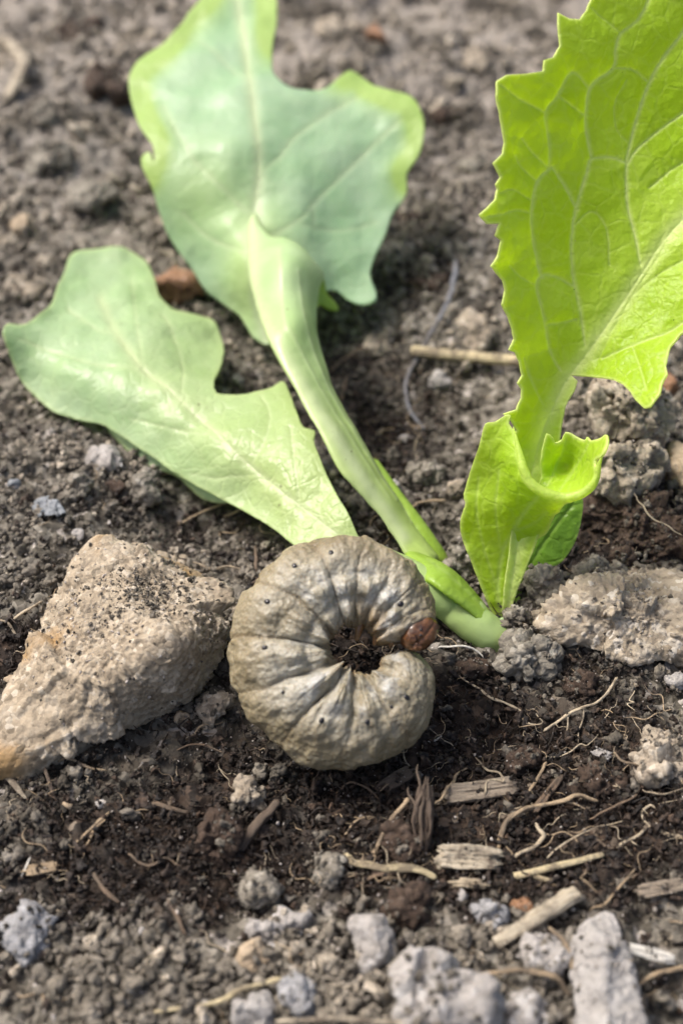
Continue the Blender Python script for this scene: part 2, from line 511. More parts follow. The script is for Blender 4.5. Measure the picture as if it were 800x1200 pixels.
def leaf_mat(name, green, pale, glow, vein, edge, rough=0.38, trans=0.5, specks=0.0, spec=0.4, tone=None, net=0.3, blister=0.3):
    """blade with paler veins, a fine net between them and a pale margin; light also comes through it"""
    t = NT(name); co = t.coord()
    n = t.noise(co, 130, 4, 0.55)
    n2 = t.noise(co, 1500, 3, 0.6)
    base = t.mix(t.ramp(n, [(0.35, (0, 0, 0)), (0.68, (1, 1, 1))]), green, pale)
    tr = glow
    if tone:
        f = t.attr('tone')
        base = t.mix(f, base, tone); tr = t.mix(f, tr, tuple(min(1, 1.25 * x) for x in tone))
    wv = t.n('VectorMath', operation='SCALE'); nn = t.n('TexNoise'); nn.inputs['Scale'].default_value = 500; t.l(co, nn.inputs['Vector'])
    t.l(nn.outputs['Color'], wv.inputs[0]); wv.inputs['Scale'].default_value = 0.0012
    ad = t.n('VectorMath', operation='ADD'); t.l(co, ad.inputs[0]); t.l(wv.outputs[0], ad.inputs[1])
    def lines(scale, width):
        v = t.n('TexVoronoi', feature='DISTANCE_TO_EDGE'); v.inputs['Scale'].default_value = scale; t.l(ad.outputs[0], v.inputs['Vector'])
        return t.ramp(v.outputs['Distance'], [(0.0, (1, 1, 1)), (width, (0, 0, 0))])
    l1 = lines(420, 0.10)
    lf = t.math('MULTIPLY', l1, net, True)
    base = t.mix(lf, base, vein); tr = t.mix(lf, tr, vein)
    base = t.mix(t.math('MULTIPLY', n2, 0.2), base, (0.9, 0.95, 0.7), 'OVERLAY')
    ve = t.attr('vein'); ed = t.attr('edge')
    base = t.mix(ed, t.mix(ve, base, vein), edge)
    tr = t.mix(ed, t.mix(ve, tr, vein), edge)
    if specks:
        d = t.voro(co, 420, 'Distance'); k = t.ramp(d, [(0.05, (1, 1, 1)), (0.10, (0, 0, 0))])
        k = t.math('MULTIPLY', k, t.ramp(t.noise(co, 90, 2), [(0.5, (0, 0, 0)), (0.6, (1, 1, 1))]))
        base = t.mix(t.math('MULTIPLY', k, specks), base, (0.10, 0.07, 0.04))
    t.set(Base_Color=base, Roughness=t.ramp(n2, [(0.3, (rough * 0.8,) * 3), (0.7, (rough * 1.25,) * 3)]), Specular_IOR_Level=spec)
    hb = t.math('SUBTRACT', t.math('ADD', t.math('MULTIPLY', n2, 0.4), t.noise(co, 560, 3, 0.6)), t.math('MULTIPLY', l1, net * 1.5))
    nb = t.bump(hb, blister, 0.0006)
    tl = t.n('BsdfTranslucent'); t.l(tr, tl.inputs[0]); t.l(nb, tl.inputs['Normal'])
    mx = t.n('MixShader'); mx.inputs[0].default_value = trans
    t.l(t.b.outputs[0], mx.inputs[1]); t.l(tl.outputs[0], mx.inputs[2]); t.l(mx.outputs[0], t.out.inputs[0])
    return t.m

M['leaf_lime'] = leaf_mat('lime_lettuce', (0.35, 0.52, 0.022), (0.46, 0.64, 0.08), (0.80, 0.95, 0.07), (0.74, 0.85, 0.32), (0.84, 0.92, 0.38), 0.42, 0.54, net=0.12, blister=0.35)
M['leaf_pale'] = leaf_mat('wilted_lettuce', (0.36, 0.505, 0.27), (0.45, 0.58, 0.37), (0.55, 0.75, 0.31), (0.62, 0.70, 0.40), (0.52, 0.63, 0.28), 0.34, 0.42, 0.9, 0.45, (0.41, 0.52, 0.21), 0.12, 0.35)
M['leaf_back'] = leaf_mat('pale_back_lettuce', (0.35, 0.515, 0.325), (0.44, 0.585, 0.42), (0.48, 0.74, 0.35), (0.60, 0.69, 0.43), (0.44, 0.60, 0.05), 0.38, 0.45, 0.5, 0.4, (0.48, 0.62, 0.24), 0.1, 0.25)
M['stalk'] = leaf_mat('lettuce_stalk', (0.40, 0.55, 0.28), (0.48, 0.62, 0.36), (0.54, 0.72, 0.28), (0.64, 0.72, 0.42), (0.50, 0.62, 0.26), 0.34, 0.34, 0.7, 0.45, (0.40, 0.53, 0.14), 0.03, 0.12)
M['stalk_green'] = leaf_mat('green_stalk', (0.26, 0.40, 0.045), (0.33, 0.47, 0.08), (0.45, 0.66, 0.06), (0.45, 0.6, 0.2), (0.36, 0.56, 0.08), 0.34, 0.35, net=0.05, blister=0.2)
M['leaf_dark'] = leaf_mat('dark_green_leaf', (0.16, 0.30, 0.03), (0.20, 0.36, 0.04), (0.32, 0.54, 0.05), (0.3, 0.45, 0.1), (0.34, 0.52, 0.1), 0.4, 0.45, net=0.15, blister=0.4)  # deeper, darker green than the other leaves

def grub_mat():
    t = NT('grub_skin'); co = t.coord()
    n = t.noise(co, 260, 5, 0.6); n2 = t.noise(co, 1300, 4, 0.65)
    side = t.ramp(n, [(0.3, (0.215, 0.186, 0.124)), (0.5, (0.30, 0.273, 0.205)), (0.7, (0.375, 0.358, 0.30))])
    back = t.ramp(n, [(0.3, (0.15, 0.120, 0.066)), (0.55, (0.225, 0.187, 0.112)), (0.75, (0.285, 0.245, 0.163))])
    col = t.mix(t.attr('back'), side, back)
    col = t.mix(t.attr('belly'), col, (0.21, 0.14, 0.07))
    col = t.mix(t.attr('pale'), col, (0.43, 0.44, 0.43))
    col = t.mix(t.attr('fold_shade'), col, (0.13, 0.09, 0.045))  # shade of the creases painted into the skin colour
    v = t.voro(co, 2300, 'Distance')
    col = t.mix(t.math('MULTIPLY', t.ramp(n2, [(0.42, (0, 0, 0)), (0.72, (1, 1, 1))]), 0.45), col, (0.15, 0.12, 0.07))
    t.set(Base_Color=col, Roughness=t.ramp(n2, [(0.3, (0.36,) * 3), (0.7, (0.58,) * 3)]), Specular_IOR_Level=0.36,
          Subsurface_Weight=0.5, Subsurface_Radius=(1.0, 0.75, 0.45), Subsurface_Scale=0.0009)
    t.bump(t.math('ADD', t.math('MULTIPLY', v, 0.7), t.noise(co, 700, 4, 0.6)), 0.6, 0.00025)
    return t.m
M['grub'] = grub_mat()
def simple(name, a, b, scale, rough, spec=0.5, sss=0.0):
    t = NT(name); co = t.coord(); n = t.noise(co, scale, 4, 0.6)
    t.set(Base_Color=t.ramp(n, [(0.35, a), (0.65, b)]), Roughness=rough, Specular_IOR_Level=spec, Subsurface_Weight=sss, Subsurface_Scale=0.0005)
    t.bump(n, 0.4, 0.0001); return t.m
M['head'] = simple('head_capsule', (0.025, 0.010, 0.006), (0.17, 0.075, 0.03), 650, 0.25)
M['amber'] = simple('amber_chitin', (0.15, 0.075, 0.03), (0.34, 0.225, 0.115), 700, 0.3, 0.5, 0.2)
M['black'] = simple('black_chitin', (0.006, 0.005, 0.006), (0.012, 0.01, 0.012), 900, 0.3)

# ------------------------------------------------------------------ the ground
def spaced(a, b, d, lim_lo, lim_hi, g=1.16):
    core = list(np.arange(a, b, d))
    s = d; x = core[-1]; hi = []
    while x < lim_hi: s *= g; x += s; hi.append(x)
    s = d; x = a; lo = []
    while x > lim_lo: s *= g; x -= s; lo.append(x)
    return np.array(lo[::-1] + core + hi)

def build_ground():
    xs = spaced(-58, 58, 0.26, -40000, 40000)
    ys1 = np.arange(30, 130, 0.24)
    s = 0.24; y = ys1[-1]; far = []
    while y < 60000:
        s *= 1.006 if y < 330 else 1.16
        y += s; far.append(y)
    s = 0.3; y = 30; near = []
    while y > -40000: s *= 1.16; y -= s; near.append(y)
    ys = np.array(near[::-1] + list(ys1) + far)
    X, Y = np.meshgrid(xs, ys)
    Z = H0(X, Y)
    p = np.stack([X.ravel(), Y.ravel(), np.zeros(X.size)], 1)
    inner = (np.abs(p[:, 0]) < 260) & (p[:, 1] > -60) & (p[:, 1] < 560)
    q = p[inner]
    add = np.zeros(len(p))
    d1, d2, rn = cells(q, 2.6, 5)
    e1, e2, rm = cells(q + 40, 1.1, 6)
    add[inner] = (0.75 * np.sqrt(np.clip(1 - d1 ** 2 * 1.4, 0, 1)) * (0.3 + rn) + 0.35 * np.sqrt(np.clip(1 - e1 ** 2 * 1.4, 0, 1)) * (0.3 + rm)
                  + 0.55 * fbm(q, 2.4, 5, 0.62, 21) + 0.5 * fbm(q, 7, 2, 0.5, 22) * np.clip((q[:, 1] - 110) / 80, 0, 1.6) - 0.75)
    Z = Z + add.reshape(X.shape)
    pe = peatiness(X.ravel(), Y.ravel())
    pe[~inner] = 0.3
    ny, nx = X.shape
    i = np.arange(ny - 1)[:, None] * nx + np.arange(nx - 1)[None, :]
    F = np.stack([i, i + 1, i + nx + 1, i + nx], -1).reshape(-1, 4)
    o = mk_obj('ground', np.stack([X.ravel(), Y.ravel(), Z.ravel()], 1), F, M['ground'], attrs={'peat': pe, 'far_pale': np.clip((Y.ravel() - 140) / 90, 0, 1)})
    tag(o, kind='structure')
    return o
build_ground()

# ------------------------------------------------------------------ the grub
GRUB_EL = math.radians(56)
GN_ = np.array([0.04, -math.cos(GRUB_EL), math.sin(GRUB_EL)]); GN_ /= np.linalg.norm(GN_)
GX = np.array([1.0, 0, 0]) - GN_ * GN_[0]; GX /= np.linalg.norm(GX)
GY = np.cross(GN_, GX)
GC = P(412, 768, 9.6)                                   # centre of the coil
GS = px_mm(GC)

def on_coil(px, py):
    """polar place on the coil's plane of a photo pixel"""
    d = ray(px, py); t = ((GC - EYE) @ GN_) / (d @ GN_)
    v = EYE + d * t - GC
    return math.atan2(v @ GY, v @ GX), math.hypot(v @ GX, v @ GY)

GOUT = [(512, 735), (512, 720), (503, 692), (482, 662), (452, 642), (424, 630), (392, 628), (368, 633), (336, 644), (304, 674), (284, 704), (272, 736), (270, 768),
        (276, 800), (287, 832), (308, 858), (332, 880), (360, 896), (400, 903), (440, 897), (468, 886), (486, 868), (501, 840), (508, 812), (505, 788), (496, 772)]
_pol = [on_coil(*q) for q in GOUT]
_ang = [a if k < 6 and a < 2 else (a if a > 0 else a + 2 * math.pi) for k, (a, r) in enumerate(_pol)]
GANG = np.array(_ang); GRAD = np.array([r for a, r in _pol])
TH0, TH1 = math.radians(14), math.radians(366)

CREASE = np.radians([34, 50, 67, 86, 108, 139, 172, 204, 238, 270, 302, 331])
CDEPTH = np.array([0.45, 0.6, 0.5, 0.75, 0.8, 1.0, 1.15, 0.85, 0.95, 0.6, 0.7, 0.2])

def grub_point(th, ph, detail=True):
    """th along the body, ph round it (0 = outer edge/back, pi/2 = side that faces up, pi = belly)"""
    Ro = np.interp(th, GANG, GRAD)
    dg = np.degrees(th)
    ri = np.interp(dg, [0, 20, 45, 75, 105, 130, 160, 190, 220, 250, 280, 305, 330, 360], [2.4, 2.5, 2.6, 2.9, 2.8, 2.5, 2.4, 2.1, 1.6, 1.4, 1.7, 2.3, 2.8, 2.9])
    Rc = (Ro + ri) / 2; a = (Ro - ri) / 2; b = np.minimum(a, 4.6) * 0.98
    s = np.minimum((th - TH0) / math.radians(12), (TH1 - th) / math.radians(15))
    cap = np.sqrt(np.clip(1 - (1 - np.clip(s, 0, 1)) ** 2, 0, 1))
    fold_shade = np.zeros_like(th); pale = np.zeros_like(th)
    cs, sn = np.cos(ph), np.sin(ph)
    k = 1.0; sw = 0.0
    if detail:
        X = np.stack([th * 6, cs * 2.2, sn * 2.2], 1)
        # the folds do not run straight at the middle: they bend and wander
        w = th + 0.07 * vnoise(np.stack([th * 1.9, cs * 1.1, sn * 1.1], 1), 3) + 0.022 * vnoise(X * 1.6, 4) + 0.09 * (cs + 0.2) * np.sin(th * 1.7 + 0.6)
        i = np.clip(np.searchsorted(CREASE, w) - 1, -1, len(CREASE) - 1)
        lo = np.where(i < 0, TH0 - 0.05, CREASE[np.maximum(i, 0)]); hi = np.where(i + 1 >= len(CREASE), TH1 + 0.12, CREASE[np.minimum(i + 1, len(CREASE) - 1)])
        u = np.clip((w - lo) / (hi - lo), 0, 1)
        nearest = np.where(u < 0.5, np.maximum(i, 0), np.minimum(i + 1, len(CREASE) - 1))
        dep = CDEPTH[nearest]
        seglen = hi - lo
        rnd = hash3((i + 3).astype(np.int64), np.zeros_like(i), np.zeros_like(i), 77)
        e = np.abs(2 * u - 1)
        puff = 1 - (0.45 * e ** 2.5 + 0.55 * e ** 9)
        sidew = (0.35 + 0.65 * np.exp(-((cs + 0.10) / 0.55) ** 2)) * (0.35 + 0.65 / (1 + np.exp(-(cs + 0.62) / 0.07)))        # plumpest on the side, flatter on the back
        k = k - 0.15 * (1 - puff) * dep * sidew * np.clip(seglen / 0.45, 0.5, 1.1)
        fold_shade = np.clip((e - 0.86) / 0.14, 0, 1) ** 1.3 * dep * 0.55  # mask for the painted crease shade
        # one or two shallow rings within a segment, only part of the way round
        c0 = 0.36 + 0.3 * rnd
        ring = np.exp(-((u - c0 - 0.10 * cs) / 0.035) ** 2)
        k = k - 0.018 * ring * np.exp(-((cs + 0.1 + rnd * 0.5) / 0.5) ** 2) * np.clip(seglen / 0.5, 0.3, 1)
        # swollen lobes: one row on the lower side, another against the belly
        k = k + (0.11 + 0.07 * rnd) * np.exp(-((cs + 0.30 + 0.2 * (rnd - 0.5)) / 0.22) ** 2 - ((u - 0.5) / 0.3) ** 2) * np.clip(sn, 0, 1)
        k = k + (0.16 + 0.16 * rnd) * np.exp(-((cs + 0.76) / 0.15) ** 2 - ((u - 0.40 - 0.2 * rnd) / 0.36) ** 2) * np.clip(sn + 0.2, 0, 1)
        k = k - 0.07 * np.exp(-((cs + 0.58 + 0.1 * vnoise(X * 0.4, 21)) / 0.07) ** 2) * np.clip(sn, 0, 1) * puff
        k = k - 0.04 * np.exp(-((cs + 0.02 + 0.12 * vnoise(X * 0.4, 22)) / 0.08) ** 2) * np.clip(sn, 0, 1) * puff
        k = k + 0.022 * fbm(X, 0.8, 3, 0.55, 31) + 0.07 * vnoise(np.stack([th * 3.1, cs * 1.3, sn * 1.3], 1), 71) + 0.05 * vnoise(np.stack([th * 8.3, cs * 3.1, sn * 3.1], 1), 72) + 0.02 * vnoise(np.stack([th * 19, cs * 6.3, sn * 6.3], 1), 73)
        k = k + 0.011 * vnoise(np.stack([th * 5, cs * 16, sn * 16], 1), 35) * np.clip(cs, 0, 1)
        k = k + 0.009 * vnoise(np.stack([th * 40, cs * 4, sn * 4], 1), 36) * np.clip(cs + 0.3, 0, 1)
        pale = np.clip(vnoise(np.stack([th * 7, cs * 2.5, sn * 2.5], 1), 51) * 1.2 + 0.1, 0, 1) * np.exp(-((cs + 0.35) / 0.4) ** 2) * np.clip(sn, 0, 1) * puff
    rr = Rc + a * cs * k * cap
    zz = b * sn * k * cap
    p = GC + GX * (rr * np.cos(th))[:, None] + GY * (rr * np.sin(th))[:, None] + GN_ * zz[:, None]
    return p, fold_shade, pale

def build_grub():
    base = GC - np.array([0, 3.0, 9.6])
    root = empty('curled_grub', base)
    tag(root, 'plump grey curled cutworm grub with black breathing dots resting on soil', 'grub')
    nu, nv = 620, 190
    e = np.linspace(0, 1, nu)
    e = (1 - np.cos(e * math.pi)) / 2 * 0.25 + e * 0.75
    TH, PH = np.meshgrid(TH0 + (TH1 - TH0) * e, np.linspace(0, 2 * math.pi, nv, endpoint=False), indexing='ij')
    th, ph = TH.ravel(), PH.ravel()
    V, fold_shade, pale = grub_point(th, ph)
    cs = np.cos(ph)
    j = np.arange(nv); jn = (j + 1) % nv
    F = np.concatenate([np.stack([i * nv + j, i * nv + jn, (i + 1) * nv + jn, (i + 1) * nv + j], 1) for i in range(nu - 1)])
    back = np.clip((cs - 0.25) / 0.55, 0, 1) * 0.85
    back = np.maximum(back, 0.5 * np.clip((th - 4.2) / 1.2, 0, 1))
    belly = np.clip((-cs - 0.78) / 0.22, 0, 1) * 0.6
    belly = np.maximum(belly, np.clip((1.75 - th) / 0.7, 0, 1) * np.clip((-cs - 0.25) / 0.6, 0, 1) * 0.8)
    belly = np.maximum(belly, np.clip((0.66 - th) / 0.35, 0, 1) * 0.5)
    body = mk_obj('body', V, F, M['grub'], base, root, attrs={'fold_shade': np.clip(fold_shade, 0, 1), 'pale': np.clip(pale * 0.9, 0, 1), 'back': back, 'belly': belly})
    # breathing pores on the side
    dirs, IF = ico(3)
    def stick(px, py, rx, ry, lift, name, mat, par, seed=0, n=3):
        t, r = on_coil(px, py)
        if t < 0.1: t += 2 * math.pi
        Ro = np.interp(t, GANG, GRAD)
        best = None
        cand = np.linspace(0.15, math.pi - 0.1, 160)
        pts, _, _ = grub_point(np.full(160, t), cand)
        qx, qy = project(pts)
        k = int(np.argmin((qx - px) ** 2 + (qy - py) ** 2))
        for _ in range(4):                                  # refine th too
            tt = t + np.linspace(-0.05, 0.05, 41)
            pts, _, _ = grub_point(tt, np.full(41, cand[k])); qx, qy = project(pts); t = tt[int(np.argmin((qx - px) ** 2 + (qy - py) ** 2))]
            pts, _, _ = grub_point(np.full(160, t), cand); qx, qy = project(pts); k = int(np.argmin((qx - px) ** 2 + (qy - py) ** 2))
        f = cand[k]
        pp, _, _ = grub_point(np.array([t, t + 0.04, t]), np.array([f, f, f + 0.06]), False)
        p0, _, _ = grub_point(np.array([t]), np.array([f])); p0 = p0[0]
        nn = np.cross(pp[1] - pp[0], pp[2] - pp[0]); nn /= np.linalg.norm(nn)
        if nn @ (EYE - p0) < 0: nn = -nn
        tx = pp[1] - pp[0]; tx /= np.linalg.norm(tx); ty = np.cross(nn, tx)
        Vv = p0 + tx * (dirs[:, :1] * rx) + ty * (dirs[:, 1:2] * ry) + nn * (dirs[:, 2:3] * min(rx, ry) * 0.6 + lift)
        return mk_obj(name, Vv, IF, mat, p0, par)
    for px, py, r in ((345, 663, 0.17), (388, 648, 0.17), (313, 705, 0.18), (310, 759, 0.18), (332, 811, 0.12), (377, 844, 0.18), (430, 846, 0.17), (476, 817, 0.19), (458, 828, 0.12), (469, 708, 0.20)):
        stick(px, py, r * 1.35, r * 1.6, 0.02, 'breathing_pore', M['black'], root)
    # head capsule tucked against the tail, face turned to the viewer
    hp = P(490, 741, float(GC[2]) + 2.2)
    dv, DF = ico(6)
    hv = dv * np.array([1.65, 1.95, 1.7])
    d1, d2, rn = cells(dv * 2.0 + 3.3, 1.15, 17)
    hv = hv * (1 + 0.07 * fbm(dv, 0.8, 3, 0.5, 5) + 0.05 * (np.sqrt(np.clip(1 - d1 ** 2 * 1.2, 0, 1)) - 0.5) - 0.05 * np.exp(-((dv[:, 0] - 0.1) / 0.10) ** 2) * (dv[:, 2] > 0))[:, None]
    hR = np.stack([GX, GY, GN_], 1) @ rotm(-0.25, 0.35, -0.75)
    head = mk_obj('head', hp + hv @ hR.T, DF, M['head'], hp, root)
    tag(head, 'brown shiny head tucked in beside the tail')
    for dx, dy, dz, sx, sy, sz, m in ((0.35, -1.55, 1.0, 0.55, 0.34, 0.4, 'head'), (-0.55, -1.5, 1.05, 0.5, 0.4, 0.4, 'head'), (0.35, 0.8, 1.1, 0.6, 0.7, 0.3, 'head')):
        c = hp + hR @ np.array([dx, dy, dz])
        d2, F2 = ico(4)
        v2 = d2 * np.array([sx, sy, sz]) * (1 + 0.28 * fbm(d2, 0.7, 3, 0.55, int(dx * 10) + 20))[:, None]
        mk_obj('mouthpart' if dy < -1 else 'head_plate', c + v2 @ hR.T, F2, M[m], c, head)
    for dx, dy in ((-0.5, -0.35), (-0.2, -0.75)):
        c = hp + hR @ np.array([dx, dy, 1.5])
        d2, F2 = ico(2)
        mk_obj('eye', c + d2 * 0.14, F2, M['black'], c, head)
    # stubby legs under the thorax, tips towards the middle of the coil
    for (x0, y0), (x1, y1) in (((447, 718), (438, 757)), ((463, 724), (457, 760)), ((427, 712), (417, 752))):
        a = P(x0, y0, float(GC[2]) + 2.2); b = P(x1, y1, float(GC[2]) + 0.5)
        V, F = tube([a, a * 0.5 + b * 0.5 + GN_ * 0.5, b], [0.62, 0.5, 0.16], 12, 1, 0.2, 0.15, int(x0))
        mk_obj('leg', V, F, M['amber'], a, root)
build_grub()

# ------------------------------------------------------------------ the lettuce
def tps_fit(xy, v):
    xy = np.asarray(xy, float) / 100; n = len(xy)
    def phi(r): return np.where(r > 1e-9, r * r * np.log(r + 1e-12), 0)
    K = phi(np.linalg.norm(xy[:, None] - xy[None], axis=2)) + np.eye(n) * 0.002
    Pm = np.hstack([np.ones((n, 1)), xy])
    A = np.vstack([np.hstack([K, Pm]), np.hstack([Pm.T, np.zeros((3, 3))])])
    s = np.linalg.solve(A, np.concatenate([v, np.zeros(3)]))
    def ev(q):
        q = np.asarray(q, float) / 100
        out = s[n] + q @ s[n + 1:]
        for k in range(n):
            out = out + s[k] * phi(np.linalg.norm(q - xy[k], axis=1))
        return out
    return ev

def seg_dist(q, line):
    d = np.full(len(q), 1e9)
    for a, b in zip(line[:-1], line[1:]):
        ab = b - a
        t = np.clip(((q - a) @ ab) / (ab @ ab + 1e-9), 0, 1)
        d = np.minimum(d, np.linalg.norm(q - a - t[:, None] * ab, axis=1))
    return d

def inside(q, poly):
    c = np.zeros(len(q), bool)
    x, y = q[:, 0], q[:, 1]
    for (x0, y0), (x1, y1) in zip(poly, np.roll(poly, -1, 0)):
        if y0 == y1: continue
        m = ((y0 > y) != (y1 > y)) & (x < (x1 - x0) * (y - y0) / (y1 - y0) + x0)
        c ^= m
    return c

def blade(name, outline, ctrl, mat, parent, veins=(), step=6.0, sub=2, smooth_edge=True, ripple=(0.35, 7.0), quilt=0.0, thick=0.28,
          edge_px=3.0, seed=0, vein_relief=0.22, edge_amt=0.8, crinkle=0.06, frill=0.0, edge_spots=None, dome=None, tone=None, dirt=0, vein_amt=1.0):
    """a leaf: its margin, its veins (photo pixels) and how high it stands at control points (px, py, height mm)"""
    ol = np.asarray(outline, float)
    if smooth_edge:
        ol = catmull(np.vstack([ol, ol[:1]]), step)[:-1]
    else:
        ol = np.vstack([a + (b - a) * np.linspace(0, 1, max(1, int(np.linalg.norm(b - a) / step)), endpoint=False)[:, None] for a, b in zip(ol, np.roll(ol, -1, 0))])
    lo, hi = ol.min(0), ol.max(0)
    gx, gy = np.meshgrid(np.arange(lo[0], hi[0], step), np.arange(lo[1], hi[1], step * 0.866))
    gx = gx + (np.arange(gx.shape[0]) % 2)[:, None] * step / 2
    r = np.random.RandomState(seed)
    g = np.stack([gx.ravel(), gy.ravel()], 1) + r.normal(0, step * 0.08, (gx.size, 2))
    loop = np.vstack([ol, ol[:1]])
    g = g[inside(g, ol)]
    g = g[seg_dist(g, loop) > step * 0.55]
    allp = np.vstack([ol, g]); n = len(ol)
    res = delaunay_2d_cdt([Vector(p) for p in allp], [(i, (i + 1) % n) for i in range(n)], [], 1, 1e-4)
    Q = np.array([v[:] for v in res[0]]); F = np.array([f for f in res[2] if len(f) == 3])
    for _ in range(sub):
        E = np.sort(np.vstack([F[:, [0, 1]], F[:, [1, 2]], F[:, [2, 0]]]), 1)
        U, inv = np.unique(E, axis=0, return_inverse=True); inv = inv.ravel()
        mid = len(Q) + inv.reshape(3, -1)
        Q = np.vstack([Q, (Q[U[:, 0]] + Q[U[:, 1]]) / 2])
        a, b, c = F.T; ab, bc, ca = mid
        F = np.vstack([np.stack([a, ab, ca], 1), np.stack([ab, b, bc], 1), np.stack([ca, bc, c], 1), np.stack([ab, bc, ca], 1)])
    c = np.asarray(ctrl, float)
    d = ray(c[:, 0], c[:, 1])
    tt = (c[:, 2] - CAM_H) / d[:, 2]
    depth = tps_fit(c[:, :2], tt)(Q)
    V = EYE + ray(Q[:, 0], Q[:, 1]) * depth[:, None]
    nr = vnormals(V, F)
    if (nr @ -FW).mean() < 0:
        F = F[:, ::-1]; nr = -nr
    ve = np.zeros(len(Q)); vd = np.full(len(Q), 40.0)
    for line, w, s in veins:
        L = catmull(np.asarray(line, float), 6)
        dd = seg_dist(Q, L)
        ve = np.maximum(ve, s * vein_amt * np.exp(-(dd / w) ** 2))
        vd = np.minimum(vd, dd)
    eb = seg_dist(Q, loop)
    disp = ripple[0] * fbm(V + seed * 9.1, ripple[1], 3, 0.5, seed) + crinkle * fbm(V, 1.5, 3, 0.6, seed + 3)
    disp = disp - vein_relief * ve
    if quilt: disp = disp + quilt * np.clip(vd / 22, 0, 1) ** 0.7
    if dome: disp = disp + dome[0] * np.sqrt(np.clip(1 - (1 - np.minimum(eb / dome[1], 1)) ** 2, 0, 1))
    if frill: disp = disp + frill * np.exp(-(eb / 14) ** 2) * vnoise(np.stack([Q[:, 0] / 13, Q[:, 1] / 13, np.full(len(Q), seed * 1.0)], 1), seed + 6)
    V = V + nr * disp[:, None]
    ed = edge_amt * np.exp(-(eb / edge_px) ** 2)
    if edge_spots is not None:                    # only these stretches of the margin are lime
        ed = np.clip(1.5 * np.exp(-(eb / edge_px) ** 2) * sum(np.exp(-((Q[:, 0] - x) ** 2 + (Q[:, 1] - y) ** 2) / (r * r)) for x, y, r in edge_spots), 0, edge_amt)
    org = V[np.argmin(V[:, 2])]
    if dirt: dust(V, F, 'peat', dirt, 0.03, 0.13, -0.5, seed); dust(V, F, 'sand', dirt // 2, 0.02, 0.07, -0.5, seed + 1)
    tn = np.clip(tone(Q), 0, 1) if tone else np.zeros(len(Q))
    o = mk_obj(name, V, F, mat, org, parent, attrs={'vein': np.clip(ve, 0, 1), 'edge': np.clip(ed, 0, 1), 'tone': tn})
    if thick:
        md = o.modifiers.new('thickness', 'SOLIDIFY'); md.thickness = thick * MM; md.offset = -1
    return o

BASE = G(588, 738)
lettuce = empty('lettuce_seedling', BASE)
tag(lettuce, 'young green lettuce with one upright lime leaf and two wilted pale leaves', 'lettuce')

# upright lime leaf ------------------------------------------------
R_OUT = [(588, 715), (590, 690), (596, 650), (600, 600), (600, 560), (600, 520), (606, 505), (598, 492), (590, 486), (596, 484), (606, 480), (611, 466), (611, 456), (607, 449), (613, 440),
         (609, 424), (603, 413), (594, 410), (600, 397), (598, 385), (594, 372), (587, 357), (591, 340), (589, 328), (574, 312), (582, 300), (584, 288), (586, 282), (578, 276),
         (583, 262), (570, 262), (560, 252), (568, 245), (580, 232), (583, 222), (580, 216), (585, 208), (577, 191), (588, 180), (590, 168), (587, 152), (584, 136), (580, 112), (582, 96), (592, 88),
         (612, 87), (632, 84), (634, 71), (644, 68), (651, 55), (650, 30), (651, 16), (663, 23), (674, 24), (684, 12), (692, -5), (704, -30), (722, -38), (735, -60), (760, -72), (790, -95), (830, -105), (880, -90),
         (930, -60), (965, -10), (985, 40), (978, 90), (990, 140), (965, 190), (962, 240), (935, 280), (925, 320), (890, 340), (868, 372), (835, 375), (812, 385), (797, 393), (786, 410), (781, 432),
         (783, 442), (777, 455), (775, 466), (766, 478), (760, 479), (750, 471), (745, 463), (735, 453), (722, 447), (707, 444), (692, 442), (668, 439), (676, 446), (672, 458), (662, 475),
         (657, 500), (655, 520), (652, 560), (640, 600), (622, 650), (606, 690), (598, 715)]
def at_depth(rows):
    """control points given by their distance from the viewer (mm) turned into heights"""
    return [(x, y, float(CAM_H + t * ray(x, y)[2])) for x, y, t in rows]
R_CTRL = at_depth([(594, 715, 129), (598, 640, 126.5), (620, 560, 124), (600, 480, 121), (640, 480, 122.5), (655, 520, 124), (590, 380, 117.5), (680, 420, 121.5), (740, 330, 120), (762, 475, 115), (800, 390, 117),
          (570, 255, 113), (650, 200, 117.5), (600, 90, 112), (690, 60, 116), (800, 240, 119.5), (800, 60, 119), (900, 120, 119), (960, 0, 114), (830, -100, 116), (950, 250, 114)])
